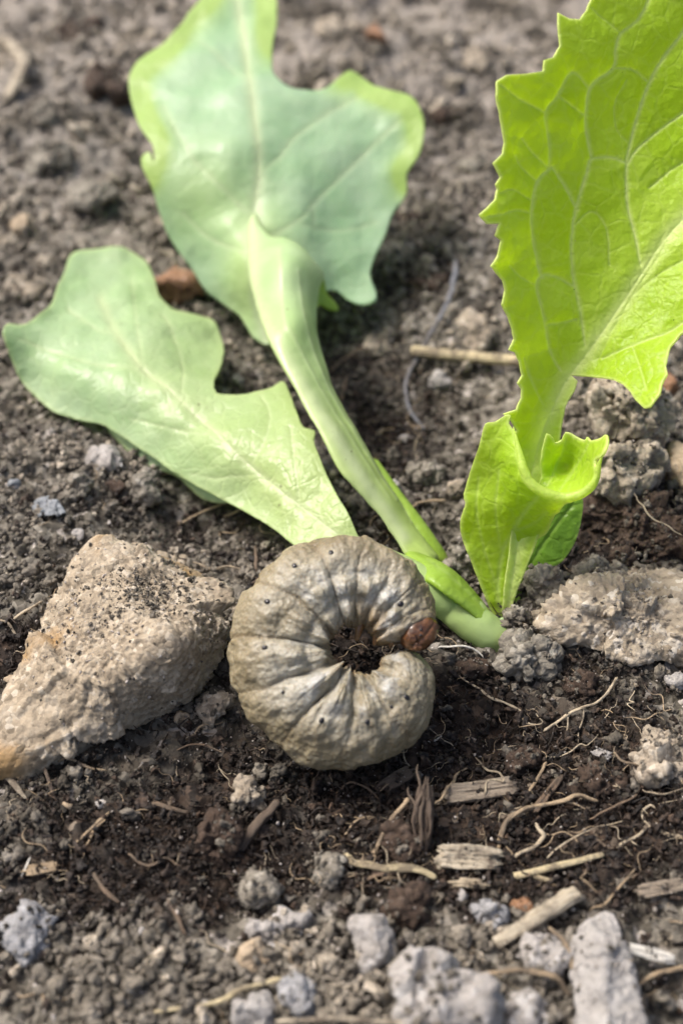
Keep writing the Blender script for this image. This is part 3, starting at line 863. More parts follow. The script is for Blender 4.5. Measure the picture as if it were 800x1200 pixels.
R_VEINS = [([(594, 715), (606, 640), (622, 560), (640, 500), (662, 450), (690, 410), (735, 345), (775, 285), (810, 245), (880, 160), (930, 60)], 11, 0.75),
           ([(594, 715), (606, 640), (622, 560), (640, 500), (662, 450), (690, 410), (735, 345), (775, 285), (810, 245)], 3.5, 1.0),
           ([(685, 405), (681, 370), (672, 320), (670, 285), (674, 245), (687, 198), (692, 186), (715, 184), (731, 190)], 2.6, 0.75),
           ([(750, 310), (745, 280), (735, 240), (733, 195), (737, 170), (750, 120), (770, 75), (800, 35), (830, -20)], 2.6, 0.85),
           ([(733, 195), (745, 175), (775, 150), (800, 132), (850, 100)], 2.2, 0.75),
           ([(692, 186), (688, 165), (685, 130), (690, 100), (714, 80), (716, 58), (722, 40), (745, 22), (762, -10)], 2.4, 0.8),
           ([(714, 80), (738, 82), (756, 95)], 1.8, 0.6),
           ([(676, 246), (650, 200), (643, 198), (630, 212), (624, 235), (623, 260), (634, 320), (637, 323)], 2.2, 0.7),
           ([(643, 198), (642, 160), (637, 132), (650, 112), (664, 88), (672, 86), (688, 104)], 2.0, 0.6), ([(650, 112), (682, 134)], 1.6, 0.55),
           ([(637, 132), (610, 116), (585, 98)], 1.5, 0.5), ([(643, 198), (625, 180), (612, 162)], 1.5, 0.5), ([(630, 212), (612, 196), (605, 182)], 1.4, 0.45),
           ([(658, 435), (645, 410), (636, 370), (630, 335), (637, 322), (655, 325), (671, 334)], 2.2, 0.65), ([(640, 380), (660, 378), (676, 374)], 1.5, 0.45),
           ([(624, 250), (605, 246), (590, 250), (570, 254)], 1.6, 0.5), ([(624, 235), (600, 222), (586, 226)], 1.4, 0.4), ([(630, 335), (612, 325), (600, 312)], 1.4, 0.4),
           ([(672, 265), (690, 248), (704, 255), (712, 275), (714, 310)], 1.5, 0.4), ([(790, 265), (770, 300), (735, 355), (700, 420)], 1.5, 0.35),
           ([(705, 420), (740, 405), (780, 390), (800, 378), (850, 350)], 2.0, 0.6), ([(740, 405), (750, 430), (760, 460)], 1.6, 0.4), ([(735, 350), (765, 325), (800, 305), (860, 280)], 1.6, 0.45),
           ([(625, 600), (612, 560), (606, 530)], 2, 0.4), ([(645, 490), (625, 450), (615, 420)], 1.7, 0.4), ([(760, 220), (800, 190), (860, 170)], 1.8, 0.5),
           ([(722, 40), (705, 25), (690, 10)], 1.4, 0.4), ([(737, 170), (720, 150), (718, 120), (730, 95)], 1.4, 0.35)]
blade('upright_leaf', R_OUT, R_CTRL, M['leaf_lime'], lettuce, R_VEINS, 6, 2, False, (0.5, 11), 0.38, 0.2, 2.0, 3, 0.12, 0.8, 0.08, dirt=40, vein_amt=1.15)

# lower front sheet of that leaf, its margin rolled towards the viewer
F_OUT = [(584, 726), (576, 718), (564, 690), (551, 656), (544, 640), (539, 620), (540, 606), (545, 590), (543, 580), (552, 548), (562, 520), (568, 497), (580, 494), (592, 487), (598, 487), (596, 496), (601, 503),
         (606, 515), (610, 538), (618, 562), (634, 577), (660, 583), (684, 578), (697, 566), (694, 575), (678, 585), (661, 588), (655, 600), (650, 603), (645, 615), (640, 626), (630, 632), (612, 642), (604, 668), (598, 700), (592, 726)]
F_CTRL = [(588, 726, 0.8), (550, 650, 7.5), (540, 605, 11.5), (568, 500, 21.5), (600, 495, 22), (600, 600, 13.5), (612, 545, 19.5), (640, 580, 17.5), (690, 575, 18.5), (650, 605, 13.5), (608, 650, 7.5), (575, 560, 16)]
F_VEINS = [([(588, 724), (583, 690), (588, 650), (600, 625), (615, 600), (630, 582)], 3, 0.5), ([(583, 690), (566, 640), (558, 600), (560, 560)], 2, 0.3), ([(588, 650), (580, 600), (585, 550)], 2, 0.3), ([(600, 625), (625, 615), (640, 600)], 2, 0.3)]
blade('front_fold', F_OUT, F_CTRL, M['leaf_lime'], lettuce, F_VEINS, 5, 2, True, (0.35, 6), 0.1, 0.2, 3, 5, 0.16, 0.6, 0.08)
# cupped lobe behind the roll
C_OUT = [(628, 572), (634, 556), (633, 540), (636, 520), (640, 508), (647, 512), (650, 519), (658, 516), (662, 507), (670, 509), (684, 516), (688, 512), (692, 516), (702, 515), (712, 510), (714, 520), (708, 534), (699, 540), (701, 556), (696, 570), (680, 580), (655, 582)]
C_CTRL = [(630, 572, 15.5), (636, 540, 18), (642, 510, 20.5), (665, 508, 20.6), (685, 515, 20.8), (712, 512, 23.5), (706, 534, 22.5), (700, 556, 20.5), (680, 579, 17.8), (655, 581, 16.6), (665, 545, 16.6)]
blade('cupped_lobe', C_OUT, C_CTRL, M['leaf_lime'], lettuce, [([(640, 570), (655, 540), (663, 512)], 1.8, 0.35), ([(655, 575), (675, 545), (690, 520)], 1.8, 0.3)], 5, 2, True, (0.2, 5), 0.1, 0.2, 2.4, 6, 0.15, 0.8, 0.06)
rim = [(601, 500, 22.2), (608, 530, 20.6), (613, 550, 19.6), (622, 567, 18.6), (640, 578, 18.0), (662, 583, 17.8), (684, 577, 18.6), (697, 563, 20.0), (701, 545, 21.4), (706, 532, 22.6)]
V, F = tube([P(*q) for q in rim], [0.06, 0.26, 0.42, 0.5, 0.5, 0.5, 0.5, 0.42, 0.28, 0.05], 14, 1, 0.4, 0.08, 3)
mk_obj('rolled_margin', V, F, M['leaf_lime'], P(*rim[5]), lettuce, attrs={'vein': np.full(len(V), 0.25), 'edge': np.full(len(V), 0.15), 'tone': np.zeros(len(V))})
# low leaf behind
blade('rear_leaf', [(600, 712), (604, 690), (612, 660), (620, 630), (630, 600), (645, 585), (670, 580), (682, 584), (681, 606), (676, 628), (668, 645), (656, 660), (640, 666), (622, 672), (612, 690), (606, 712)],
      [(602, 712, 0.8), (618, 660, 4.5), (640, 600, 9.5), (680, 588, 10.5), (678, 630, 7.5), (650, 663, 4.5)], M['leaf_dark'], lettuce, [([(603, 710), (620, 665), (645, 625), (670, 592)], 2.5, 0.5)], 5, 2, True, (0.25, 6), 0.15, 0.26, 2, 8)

# lower wilted leaf ------------------------------------------------
L1_OUT = [(432, 650), (420, 628), (408, 602), (396, 582), (385, 560), (376, 540), (368, 520), (369, 506), (356, 502), (350, 490), (346, 478), (333, 447), (318, 452), (300, 458), (276, 463), (254, 461), (251, 448), (256, 430),
          (262, 410), (259, 390), (250, 376), (234, 372), (216, 368), (200, 363), (187, 349), (181, 332), (174, 312), (160, 300), (140, 293), (112, 296), (84, 299), (76, 318), (67, 338), (60, 356), (42, 370), (28, 377),
          (12, 374), (5, 385), (10, 408), (22, 442), (40, 464), (62, 482), (84, 490), (104, 495), (122, 499), (145, 515), (170, 532), (195, 550), (225, 568), (262, 586), (292, 602), (318, 618), (346, 640), (372, 655), (410, 668)]
L1_CTRL = [(425, 640, 6.8), (380, 655, 5.5), (372, 520, 9.5), (330, 450, 9.5), (340, 560, 8.2), (270, 588, 3.6), (270, 520, 8.5), (255, 440, 7.5), (200, 550, 4.0), (210, 470, 8.6), (260, 400, 6.0), (165, 430, 9.0), (120, 499, 4.2), (90, 440, 8.0),
           (180, 340, 7.0), (110, 297, 8.5), (60, 356, 9.0), (8, 380, 11.5), (30, 450, 5.0)]
L1_VEINS = [([(430, 650), (350, 592), (290, 545), (255, 508), (212, 468), (168, 432), (140, 395), (118, 350)], 6, 0.6), ([(430, 650), (350, 592), (290, 545), (255, 508), (212, 468), (168, 432), (140, 395)], 2.5, 0.9),
            ([(212, 468), (215, 430), (205, 395), (190, 372)], 2.5, 0.4), ([(168, 432), (110, 425), (60, 410), (25, 395)], 2.5, 0.4), ([(290, 545), (310, 510), (315, 480), (305, 462)], 2, 0.4), ([(350, 592), (345, 545), (340, 500)], 2, 0.4),
            ([(255, 508), (200, 500), (150, 490)], 2.2, 0.35), ([(140, 395), (110, 380), (80, 360)], 2, 0.35), ([(168, 432), (160, 380), (155, 330)], 2, 0.35), ([(300, 555), (250, 560), (220, 555)], 2, 0.3)]
blade('wilted_leaf', L1_OUT, L1_CTRL, M['leaf_pale'], lettuce, L1_VEINS, 7, 2, True, (0.9, 11), 0.08, 0.24, 3.5, 11, 0.16, 0.5, 0.035, tone=lambda q: (q[:, 0] - 120) / 260 + 0.25 * np.exp(-(seg_dist(q, np.array([(350, 592), (255, 508), (168, 432)])) / 30) ** 2), dirt=60)
blade('wilted_leaf_underfold', [(120, 496), (150, 512), (180, 530), (205, 548), (235, 566), (270, 582), (278, 586), (262, 590), (240, 586), (222, 572), (205, 558), (170, 545), (140, 520)],
      [(125, 500, 3.2), (180, 536, 2.6), (240, 570, 2.2), (275, 586, 2.6), (240, 585, 1.2), (205, 558, 1.6)], M['leaf_pale'], lettuce, [], 6, 1, True, (0.2, 6), 0, 0.3, 3, 12)

# upper wilted leaf ------------------------------------------------
L2_OUT = [(310, 404), (298, 396), (284, 372), (264, 357), (240, 340), (218, 308), (198, 280), (187, 250), (180, 222), (168, 196), (169, 184), (177, 180), (182, 192), (180, 172), (166, 152), (156, 128), (151, 104), (153, 84), (166, 66), (190, 50),
          (206, 36), (220, 22), (236, 6), (246, -18), (268, -34), (296, -38), (318, -22), (324, 4), (324, 34), (319, 62), (321, 90), (332, 104), (350, 111), (376, 108), (394, 96), (410, 85), (424, 90), (438, 100), (458, 108), (480, 113), (492, 128), (497, 148),
          (491, 180), (477, 202), (476, 226), (460, 250), (451, 276), (438, 304), (433, 326), (440, 346), (439, 358), (424, 362), (406, 354), (394, 344), (380, 345), (360, 360), (340, 390), (325, 404)]
L2_CTRL = [(312, 402, 3.0), (264, 357, 4.5), (200, 285, 10), (170, 190, 18.5), (152, 105, 23), (240, 0, 29), (300, -36, 31), (322, 60, 26), (300, 150, 22), (300, 250, 14.5), (302, 320, 10.5), (345, 108, 23.5), (412, 88, 24), (495, 140, 21.5), (470, 230, 14.5), (434, 320, 7.5), (425, 360, 4.8), (380, 230, 15.5), (380, 340, 6.5), (230, 180, 20)]
L2_VEINS = [([(312, 400), (302, 340), (300, 290), (299, 250), (303, 205), (301, 160), (293, 100), (286, 50), (278, 0)], 7, 0.75), ([(312, 400), (302, 340), (300, 290), (299, 250), (303, 205), (301, 160), (293, 100), (286, 50), (278, 0)], 3, 1),
            ([(300, 260), (280, 240), (250, 210), (225, 185), (205, 150), (190, 120)], 3.5, 0.4), ([(303, 205), (330, 180), (345, 160), (375, 140), (420, 115)], 3.5, 0.4), ([(300, 290), (350, 260), (370, 235), (400, 205), (440, 165), (470, 140)], 3.5, 0.45),
            ([(300, 300), (270, 290), (240, 275), (215, 250)], 3, 0.4), ([(366, 270), (368, 235)], 3, 0.3), ([(293, 100), (260, 70), (235, 50)], 3, 0.35), ([(345, 265), (400, 270), (440, 260)], 3, 0.3)]
blade('upper_wilted_leaf', L2_OUT, L2_CTRL, M['leaf_back'], lettuce, L2_VEINS, 8, 2, True, (1.15, 14), 0.10, 0.24, 21, 21, 0.16, 0.6, 0.03, tone=lambda q: 0.8 * np.exp(-((q[:, 0] - 300) / 40) ** 2 - ((q[:, 1] - 330) / 90) ** 2) + 0.5 * np.exp(-((q[:, 0] - 230) / 50) ** 2 - ((q[:, 1] - 230) / 60) ** 2), dirt=30, edge_spots=[(155, 95, 55), (175, 150, 35), (170, 200, 22), (190, 50, 30), (250, -10, 40), (310, -10, 50), (320, 40, 25), (480, 130, 45), (430, 95, 35), (478, 200, 25)])
# strap-like stalk of the upper leaf, its right margin folded over
S_OUT = [(514, 654), (500, 668), (478, 655), (458, 628), (440, 602), (420, 578), (400, 556), (384, 530), (370, 502), (354, 474), (340, 450), (326, 424), (314, 398), (304, 370), (296, 340), (291, 306), (292, 270), (298, 250), (306, 262), (318, 278), (334, 280), (350, 288), (364, 304), (378, 322),
         (374, 338), (371, 358), (370, 384), (374, 406), (382, 432), (392, 460), (404, 486), (420, 514), (436, 540), (450, 564), (468, 592), (488, 622)]
S_CTRL = [(505, 660, 2.2), (470, 640, 3.6), (495, 635, 2.6), (420, 578, 8.0), (440, 550, 6.2), (370, 500, 11.8), (400, 480, 9.0), (340, 450, 13.2), (385, 440, 10.6), (304, 370, 13.4), (345, 380, 15.6), (371, 370, 12.2), (292, 290, 13.4), (335, 310, 17.6), (378, 323, 13.2), (298, 252, 14.9), (334, 281, 15.4)]
S_VEINS = [([(296, 262), (300, 330), (313, 385), (338, 437), (376, 500), (420, 568), (468, 636)], 9, 0.8), ([(345, 320), (352, 380), (372, 440), (410, 510), (460, 590)], 2, 0.35), ([(330, 300), (336, 380), (360, 440), (400, 510), (450, 590)], 2, 0.3), ([(368, 400), (392, 465), (430, 535), (480, 615)], 2, 0.35)]
blade('leaf_stalk', S_OUT, S_CTRL, M['stalk'], lettuce, S_VEINS, 6, 2, True, (0.2, 6), 0, 0.7, 3, 25, -0.28, 0.5, 0.02, dome=(0.75, 18), tone=lambda q: (q[:, 1] - 330) / 260, dirt=50)
blade('stalk_flap', [(377, 322), (381, 330), (384, 345), (394, 356), (396, 364), (386, 362), (376, 356), (371, 362), (372, 342)], [(377, 322, 12.6), (372, 345, 11.2), (394, 362, 8.4), (372, 361, 10.4)], M['stalk_green'], lettuce, [], 5, 1, True, (0.1, 5), 0, 0.3, 2, 26)
V, F = tube([P(524, 668, -1.0), P(512, 652, 0.8), P(488, 618, 2.6), P(460, 578, 4.0), P(436, 538, 5.4)], [1.1, 1.15, 1.1, 0.9, 0.5], 16, 0.9, 0.5, 0.03, 5)
mk_obj('stalk_keel', V, F, M['stalk_green'], P(512, 652, 1.2), lettuce, attrs={'vein': np.zeros(len(V)), 'edge': np.zeros(len(V))})
# the two petioles that run back to the root collar
V, F = tube([P(604, 766, -2.2), P(588, 752, 0.4), P(562, 735, 1.9), P(530, 708, 3.0), P(498, 688, 4.6), P(455, 665, 5.6), P(410, 645, 6.2)], [1.6, 1.9, 2.25, 2.3, 2.1, 1.95, 1.7], 28, 0.9, 0.4, 0.05, 6)
mk_obj('petiole', V, F, M['stalk'], P(588, 752, 0.8), lettuce, attrs={'vein': np.zeros(len(V)), 'edge': np.zeros(len(V)), 'tone': np.full(len(V), 0.55)})
blade('petiole_sheath', [(578, 738), (566, 732), (548, 716), (530, 702), (512, 690), (494, 678), (478, 662), (474, 650), (484, 648), (502, 653), (522, 664), (542, 680), (558, 698), (570, 714), (580, 728)],
      [(578, 735, 2.2), (548, 715, 4.6), (515, 690, 6.4), (478, 660, 5.2), (484, 649, 4.6), (522, 665, 5.2), (560, 700, 3.0)], M['stalk_green'], lettuce, [([(578, 735), (545, 700), (500, 662)], 2, 0.3)], 5, 2, True, (0.12, 7), 0, 0.6, 2.5, 27, 0.1, 0.4, dome=(0.8, 14))
V, F = tube([BASE - np.array([0, 0, 2.5]), BASE + np.array([0, 0, -0.2]), BASE + np.array([0.1, 0.6, 1.2])], [1.7, 1.7, 0.9], 24, 1, 0.3, 0.12, 7)
mk_obj('root_collar', V, F, M['stalk'], BASE, lettuce, attrs={'vein': np.zeros(len(V)), 'edge': np.zeros(len(V))})

# ------------------------------------------------------------------ stones and clods
def thing_mesh(name, V, F, mat, label, cat, group=None, base=None, attrs=None):
    V = np.asarray(V)
    b = base if base is not None else np.array([V[:, 0].mean(), V[:, 1].mean(), V[:, 2].min()])
    o = mk_obj(name, V, F, mat, b, attrs=attrs)
    return tag(o, label, cat, group)

def stone_px(name, label, cat, outline, top, mat, n=5, depth=None, bury=1.5, group=None, **kw):
    """stone whose visible outline (photo pixels with heights) is given; its hidden back and foot are closed behind and below"""
    q = np.array([P(a, b, z) for a, b, z in outline])
    m = q.mean(0)
    w = np.ptp(q[:, 0])
    dp = depth or w * 0.6
    back = q + np.array([0, dp, -0.2 * dp])
    foot = q.copy(); foot[:, 2] = float(H0(m[0], m[1])) - bury
    foot[:, :2] = m[:2] + (foot[:, :2] - m[:2]) * 0.9
    bk = back.copy(); bk[:, 2] = foot[0, 2]; bk[:, :2] = m[:2] + np.array([0, dp * 0.8]) + (bk[:, :2] - np.array([0, dp]) - m[:2]) * 0.7
    pts = np.vstack([q, m + (back - np.array([0, dp, 0]) - m) * 0.75 + np.array([0, dp * 0.6, 0]), foot, bk] + ([np.array([P(*t) for t in top])] if top else []))
    V, F, g = rock(pts, n, **kw)
    return thing_mesh(name, V, F, M[mat], label, cat, group)

def clod(name, label, cat, px, py, w, h, mat, n=5, squash=0.75, rot=0.0, seed=0, sink=0.3, group=None, tilt=0.0, **kw):
    """clod or pebble centred at the photo pixel, w x h photo pixels large"""
    g = G(px, py + h * 0.25)
    s = px_mm(g)
    W, D = w * s, h * s * 1.05
    Z = min(W, D) * squash
    c = g + np.array([0, D * 0.12, Z * (0.5 - sink)])
    pts = clod_pts(c, (W, D, Z), rot, seed, 16, tilt)
    a = dict(sharp=12, rough=0.06, seed=seed, facet=(max(0.8, 0.45 * min(W, D)), 0.3), fine=0.06)
    a.update(kw)
    V, F, _ = rock(pts, n, **a)
    ar = W * D
    if n >= 4:
        dust(V, F, 'sand', int(1.2 * ar) + 1, 0.06, 0.22, 0.2, seed)
        if kw.get('lump'): dust(V, F, 'crumb', int(0.8 * ar) + 2, 0.14, 0.5, 0.0, seed + 1)
        skirt(c, W, D, int(3 * (W + D)), 0.2, 0.7, 'peat' if 'brown' in mat else 'crumb', seed)
        skirt(c, W, D, int(3 * (W + D)), 0.2, 0.6, 'peat', seed + 2)
    return thing_mesh(name, V, F, M[mat], label, cat, group)

# big buff rock on the left
hz = [(112, 630, 7.5), (150, 636, 9.0), (100, 660, 8.0), (90, 690, 8.5), (225, 665, 8.0), (276, 700, 6.5), (272, 735, 6.0), (195, 750, 10.0), (190, 762, 9.0), (70, 745, 6.0), (62, 772, 6.0), (20, 850, 4.0), (-12, 905, 2.0),
      (40, 915, 0.8), (95, 885, 1.4), (190, 845, 1.6), (215, 800, 2.8), (274, 765, 4.0), (262, 795, 2.6), (232, 836, 1.2), (150, 720, 10.5), (-20, 880, 2.5)]
q = np.array([P(*t) for t in hz])
low = np.array([P(110, 640, -2), P(240, 670, -2), P(280, 720, -2), P(20, 860, -2.5), P(190, 840, -2), P(-30, 900, -2)])
V, F, g = rock(np.vstack([q, low]), 7, 40, 0.035, 0.26, 0.5, 5, lump=(1.8, 0.16), pits=0.1, fine=0.15, facet=(9.0, 0.22))
dust(V, F, 'sand', 800, 0.06, 0.3, 0.1, 1)
dust(V, F, 'crumb', 160, 0.1, 0.3, 0.35, 2)
top_ = P(190, 690, 9)
rock_top = lambda v: np.exp(-((v[:, 0] - top_[0]) / 5) ** 2 - ((v[:, 1] - top_[1]) / 4) ** 2) * 1.3 > np.random.RandomState(1).rand(len(v))
dust(V, F, 'crumb', 500, 0.06, 0.2, 0.3, 3, rock_top)
dust(V, F, 'crumb', 200, 0.12, 0.36, 0.3, 4, rock_top)
thing_mesh('buff_rock', V, F, M['rock_buff'], 'large angular buff rock with sandy crust lying left of the grub', 'rock')
clod('brown_lump', 'knobbly ochre lump between the buff rock and the grub', 'clod', 252, 822, 54, 56, 'clod_tan', 5, 0.8, 0.3, 31, 0.3, lump=(1.6, 0.4), grain=0.14, grain_size=0.5)
clod('small_stone', 'small tan pebble at the foot of the buff rock near the grub', 'pebble', 213, 838, 36, 22, 'stone_tan', 4, 0.7, 0.2, 32, 0.3, grain=0.05, grain_size=0.4)

# speckled stone on the right
q = [P(*t) for t in ((624, 724, 3.0), (640, 700, 5.0), (690, 688, 6.4), (740, 698, 6.0), (800, 690, 6.4), (850, 696, 6), (866, 730, 4), (840, 775, 2.2), (790, 772, 2.6), (740, 778, 2.2), (690, 764, 2.2), (650, 746, 2.6), (628, 738, 3.0), (720, 724, 5.8), (790, 724, 5.6), (680, 718, 5.6))]
q += [P(690, 690, 2.0) + np.array([0, 3, 0]), P(840, 690, 2.0) + np.array([0, 3, 0]), P(660, 730, 0.2), P(740, 750, -0.2), P(840, 760, -0.5)]
V, F, g = rock(q, 6, 34, 0.05, 0.3, 0.5, 9, lump=(2.2, 0.25), pits=0.2, fine=0.18, facet=(6.0, 0.26))
dust(V, F, 'sand', 350, 0.06, 0.25, 0.1, 11)
dust(V, F, 'crumb', 100, 0.08, 0.25, 0.3, 12)
thing_mesh('speckled_stone', V, F, M['rock_lichen'], 'broad speckled tan stone right of the lettuce base', 'rock')

CL = dict(lump=(1.5, 0.95), grain=0.36, grain_size=0.55, rough=0.09)
clod('soil_clod', 'grainy grey soil clod just below the lettuce base', 'clod', 618, 772, 74, 70, 'clod', 6, 0.85, 0.4, 1, 0.25, **CL)
clod('soil_clod', 'rough grey clod between the lettuce base and the speckled stone', 'clod', 636, 686, 52, 48, 'clod', 5, 0.9, 0.1, 2, 0.2, **CL)
clod('soil_clod', 'small dark grey clod touching the right of the lettuce base', 'clod', 608, 724, 40, 36, 'clod', 5, 0.9, 0.9, 3, 0.25, **CL)
clod('soil_clod', 'pale grey clod between the wilted stalk and the upright leaf', 'clod', 536, 662, 52, 48, 'clod', 5, 0.9, 0.5, 4, 0.25, **CL)
clod('soil_clod', 'long low grey clod behind the speckled stone', 'clod', 700, 672, 90, 34, 'clod', 5, 0.7, 0.1, 5, 0.3, **CL)
clod('soil_clod', 'round brown clod above the speckled stone', 'clod', 728, 655, 36, 30, 'clod_brown', 5, 0.9, 0.1, 6, 0.25, **CL)
clod('soil_clod', 'large knobbly tan clod under the drooping tip of the lime leaf', 'clod', 728, 496, 128, 108, 'clod_tan', 6, 0.95, 0.3, 7, 0.05, lump=(2.4, 1.5), grain=0.5, grain_size=0.8, rough=0.1)
clod('soil_clod', 'knobbly brown grey clod right of the rolled lime leaf', 'clod', 714, 566, 116, 84, 'clod_tan', 6, 0.95, 0.6, 8, 0.05, lump=(2.2, 1.4), grain=0.46, grain_size=0.75, rough=0.1)
clod('soil_clod', 'grey clod half hidden behind the lime leaf stalk', 'clod', 690, 456, 100, 70, 'clod', 5, 0.8, 0.2, 9, 0.3, lump=(2.4, 1.4), grain=0.46, grain_size=0.8)
clod('brown_stone', 'rusty brown stone beside the drooping tip of the lime leaf', 'stone', 772, 446, 44, 60, 'stone_rust', 4, 0.9, 0.2, 10, 0.25, grain=0.08, grain_size=0.6)
clod('tan_stone', 'smooth tan stone at the right edge above the dark bark', 'stone', 800, 545, 58, 92, 'stone_tan', 5, 0.9, 0.2, 11, 0.2, grain=0.05, grain_size=0.6)
q = [P(*t) for t in ((690, 570, 5.0), (672, 600, 4.2), (720, 560, 6.0), (770, 590, 6.5), (840, 610, 6.5), (850, 660, 3.0), (800, 672, 2.4), (750, 650, 2.6), (700, 622, 3.0), (760, 610, 6.2), (720, 590, 6.2))]
q += [p - np.array([0, -2, 5]) for p in q[:8]]
V, F, g = rock(q, 6, 18, 0.08, 0.32, 0.5, 13, lump=(1.8, 0.8), fine=0.2, facet=(3.5, 0.4))
dust(V, F, 'crumb', 200, 0.12, 0.5, 0.2, 21)
dust(V, F, 'peat', 300, 0.15, 0.5, 0.2, 22)
thing_mesh('bark_chunk', V, F, M['clod_brown'], 'dark brown crumbly bark piece above the speckled stone', 'bark')
clod('soil_clod', 'flaky grey brown clod at the right edge below the speckled stone', 'clod', 785, 880, 120, 100, 'clod_tan', 6, 0.6, 0.3, 14, 0.35, lump=(2.2, 1.1), grain=0.34, grain_size=0.6, rough=0.1)
clod('white_stone', 'small white chip of stone at the right edge under the speckled stone', 'stone', 794, 798, 36, 24, 'stone_white', 4, 0.8, 0.2, 15, 0.2)
clod('soil_clod', 'dark brown peat lump under the speckled stone', 'clod', 680, 800, 40, 40, 'clod_brown', 5, 0.9, 0.5, 16, 0.3, lump=(1.1, 0.75), grain=0.34, grain_size=0.42, rough=0.12)
clod('soil_clod', 'dark fibrous peat lump below the thin branching root', 'clod', 615, 893, 56, 44, 'clod_brown', 5, 0.8, 0.5, 17, 0.35, lump=(1.1, 0.4), grain=0.22, grain_size=0.4)
clod('soil_clod', 'flat dark peat clod below the flaky clod', 'clod', 706, 912, 84, 44, 'clod_brown', 5, 0.5, 0.2, 18, 0.3, lump=(1.1, 0.75), grain=0.34, grain_size=0.42, rough=0.12)
clod('soil_clod', 'small dark peat clod below the pale looping root', 'clod', 556, 780, 54, 36, 'clod_brown', 5, 0.7, 0.2, 19, 0.35, lump=(1.0, 0.3), grain=0.2, grain_size=0.4)

# foreground
q = [P(*t) for t in ((684, 1070, 3.2), (712, 1060, 3.4), (728, 1080, 3.6), (742, 1130, 4.0), (756, 1200, 3.6), (765, 1250, 2.6), (676, 1240, 2.6), (672, 1160, 2.4), (668, 1110, 2.6), (708, 1130, 5.0), (712, 1200, 5.2))]
q += [p - np.array([0, 0, 4.0]) for p in q[:9]]
V, F, g = rock(q, 6, 26, 0.04, 0.08, 0.5, 21, lump=(3.0, 0.25), fine=0.12, facet=(4.5, 0.12))
dust(V, F, 'sand', 120, 0.06, 0.2, 0.2, 31)
dust(V, F, 'crumb', 50, 0.1, 0.3, 0.3, 32)
thing_mesh('pale_stone', V, F, M['stone_white'], 'long pale grey stone at the lower right edge of the frame', 'stone')
PC = dict(lump=(1.6, 0.95), grain=0.36, grain_size=0.6, rough=0.09)
clod('pebble', 'egg shaped pale pebble with a brown stain in the foreground', 'pebble', 438, 1104, 82, 74, 'clod_pale', 5, 0.8, -0.5, 22, 0.25, grain=0.05, grain_size=0.6)
clod('soil_clod', 'big pale knobbly clod at the bottom centre', 'clod', 520, 1172, 150, 110, 'clod_pale', 6, 0.8, 0.2, 23, 0.25, lump=(2.6, 0.8), grain=0.24, grain_size=0.7)
clod('soil_clod', 'pale clod just left of the long pale stone', 'clod', 638, 1118, 84, 56, 'clod_pale', 5, 0.8, 0.2, 24, 0.25, **PC)
clod('soil_clod', 'greyish clod at the bottom touching the long pale stone', 'clod', 618, 1188, 90, 60, 'clod_pale', 5, 0.7, 0.4, 25, 0.3, **PC)
clod('pale_stone', 'angular white stone at the bottom edge beside a straw', 'stone', 298, 1185, 70, 60, 'stone_white', 5, 0.8, 0.3, 26, 0.2, sharp=24)
clod('soil_clod', 'bluish grey clod beside the angular white stone', 'clod', 354, 1166, 56, 64, 'clod_blue', 5, 0.8, 0.3, 27, 0.25, **PC)
clod('tan_stone', 'cream topped brown stone above the angular white stone', 'stone', 296, 1122, 52, 50, 'stone_tan', 5, 0.85, 0.1, 28, 0.2, sharp=22, grain=0.05, grain_size=0.4)
clod('soil_clod', 'rounded grey clod in the foreground below the dark stick', 'clod', 308, 1042, 62, 60, 'clod', 5, 0.9, 0.1, 29, 0.2, grain=0.12, grain_size=0.5, lump=(1.6, 0.3))
clod('soil_clod', 'crumbly grey clod below the rounded grey clod', 'clod', 330, 1085, 84, 50, 'clod_pale', 5, 0.7, 0.1, 33, 0.3, **PC)
clod('soil_clod', 'brownish grey clod right of the rounded grey clod', 'clod', 384, 1018, 44, 40, 'clod', 5, 0.85, 0.6, 34, 0.25, **PC)
clod('soil_clod', 'blue grey clod at the lower left edge', 'clod', 30, 1086, 80, 70, 'clod_blue', 5, 0.7, 0.6, 35, 0.35, lump=(1.4, 0.4), grain=0.2, grain_size=0.5)
clod('white_pebble', 'smooth white pebble at the lower left', 'pebble', 67, 1152, 38, 25, 'stone_white', 4, 0.8, 0.2, 36, 0.2)
clod('soil_clod', 'sparkling tan grey lump left of the top of the dark stick', 'clod', 292, 934, 44, 40, 'clod_tan', 5, 0.85, 0.6, 37, 0.25, **PC)
clod('soil_clod', 'spiky brown lump of matted fibres left of the dark stick', 'clod', 252, 980, 70, 72, 'clod_brown', 6, 0.75, 0.3, 38, 0.25, lump=(1.2, 0.6), grain=0.34, grain_size=0.6, rough=0.12)
clod('soil_clod', 'brown crumb under the forked straw', 'clod', 466, 985, 50, 50, 'clod_brown', 5, 0.8, 0.3, 39, 0.3, **PC)
clod('soil_clod', 'bluish crumb right of the white seed in the foreground', 'clod', 574, 1072, 42, 44, 'clod_blue', 5, 0.85, 0.3, 40, 0.25, **PC)
clod('soil_clod', 'dark brown clod under the wide horizontal straw', 'clod', 478, 1062, 66, 52, 'clod_brown', 5, 0.8, 0.3, 41, 0.3, **PC)
clod('seed', 'pale seed like grain below the wood chunk', 'seed', 541, 1050, 18, 26, 'stone_white', 3, 0.8, 0.4, 42, 0.1, sharp=8)
clod('brown_stone', 'reddish brown stone left of the broad straw', 'stone', 612, 1060, 40, 30, 'stone_rust', 4, 0.8, 0.4, 43, 0.25, grain=0.06, grain_size=0.5)
clod('pebble', 'small round tan pebble in the dark soil at lower left', 'pebble', 80, 945, 16, 15, 'stone_tan', 3, 0.9, 0, 44, 0.2, sharp=8)
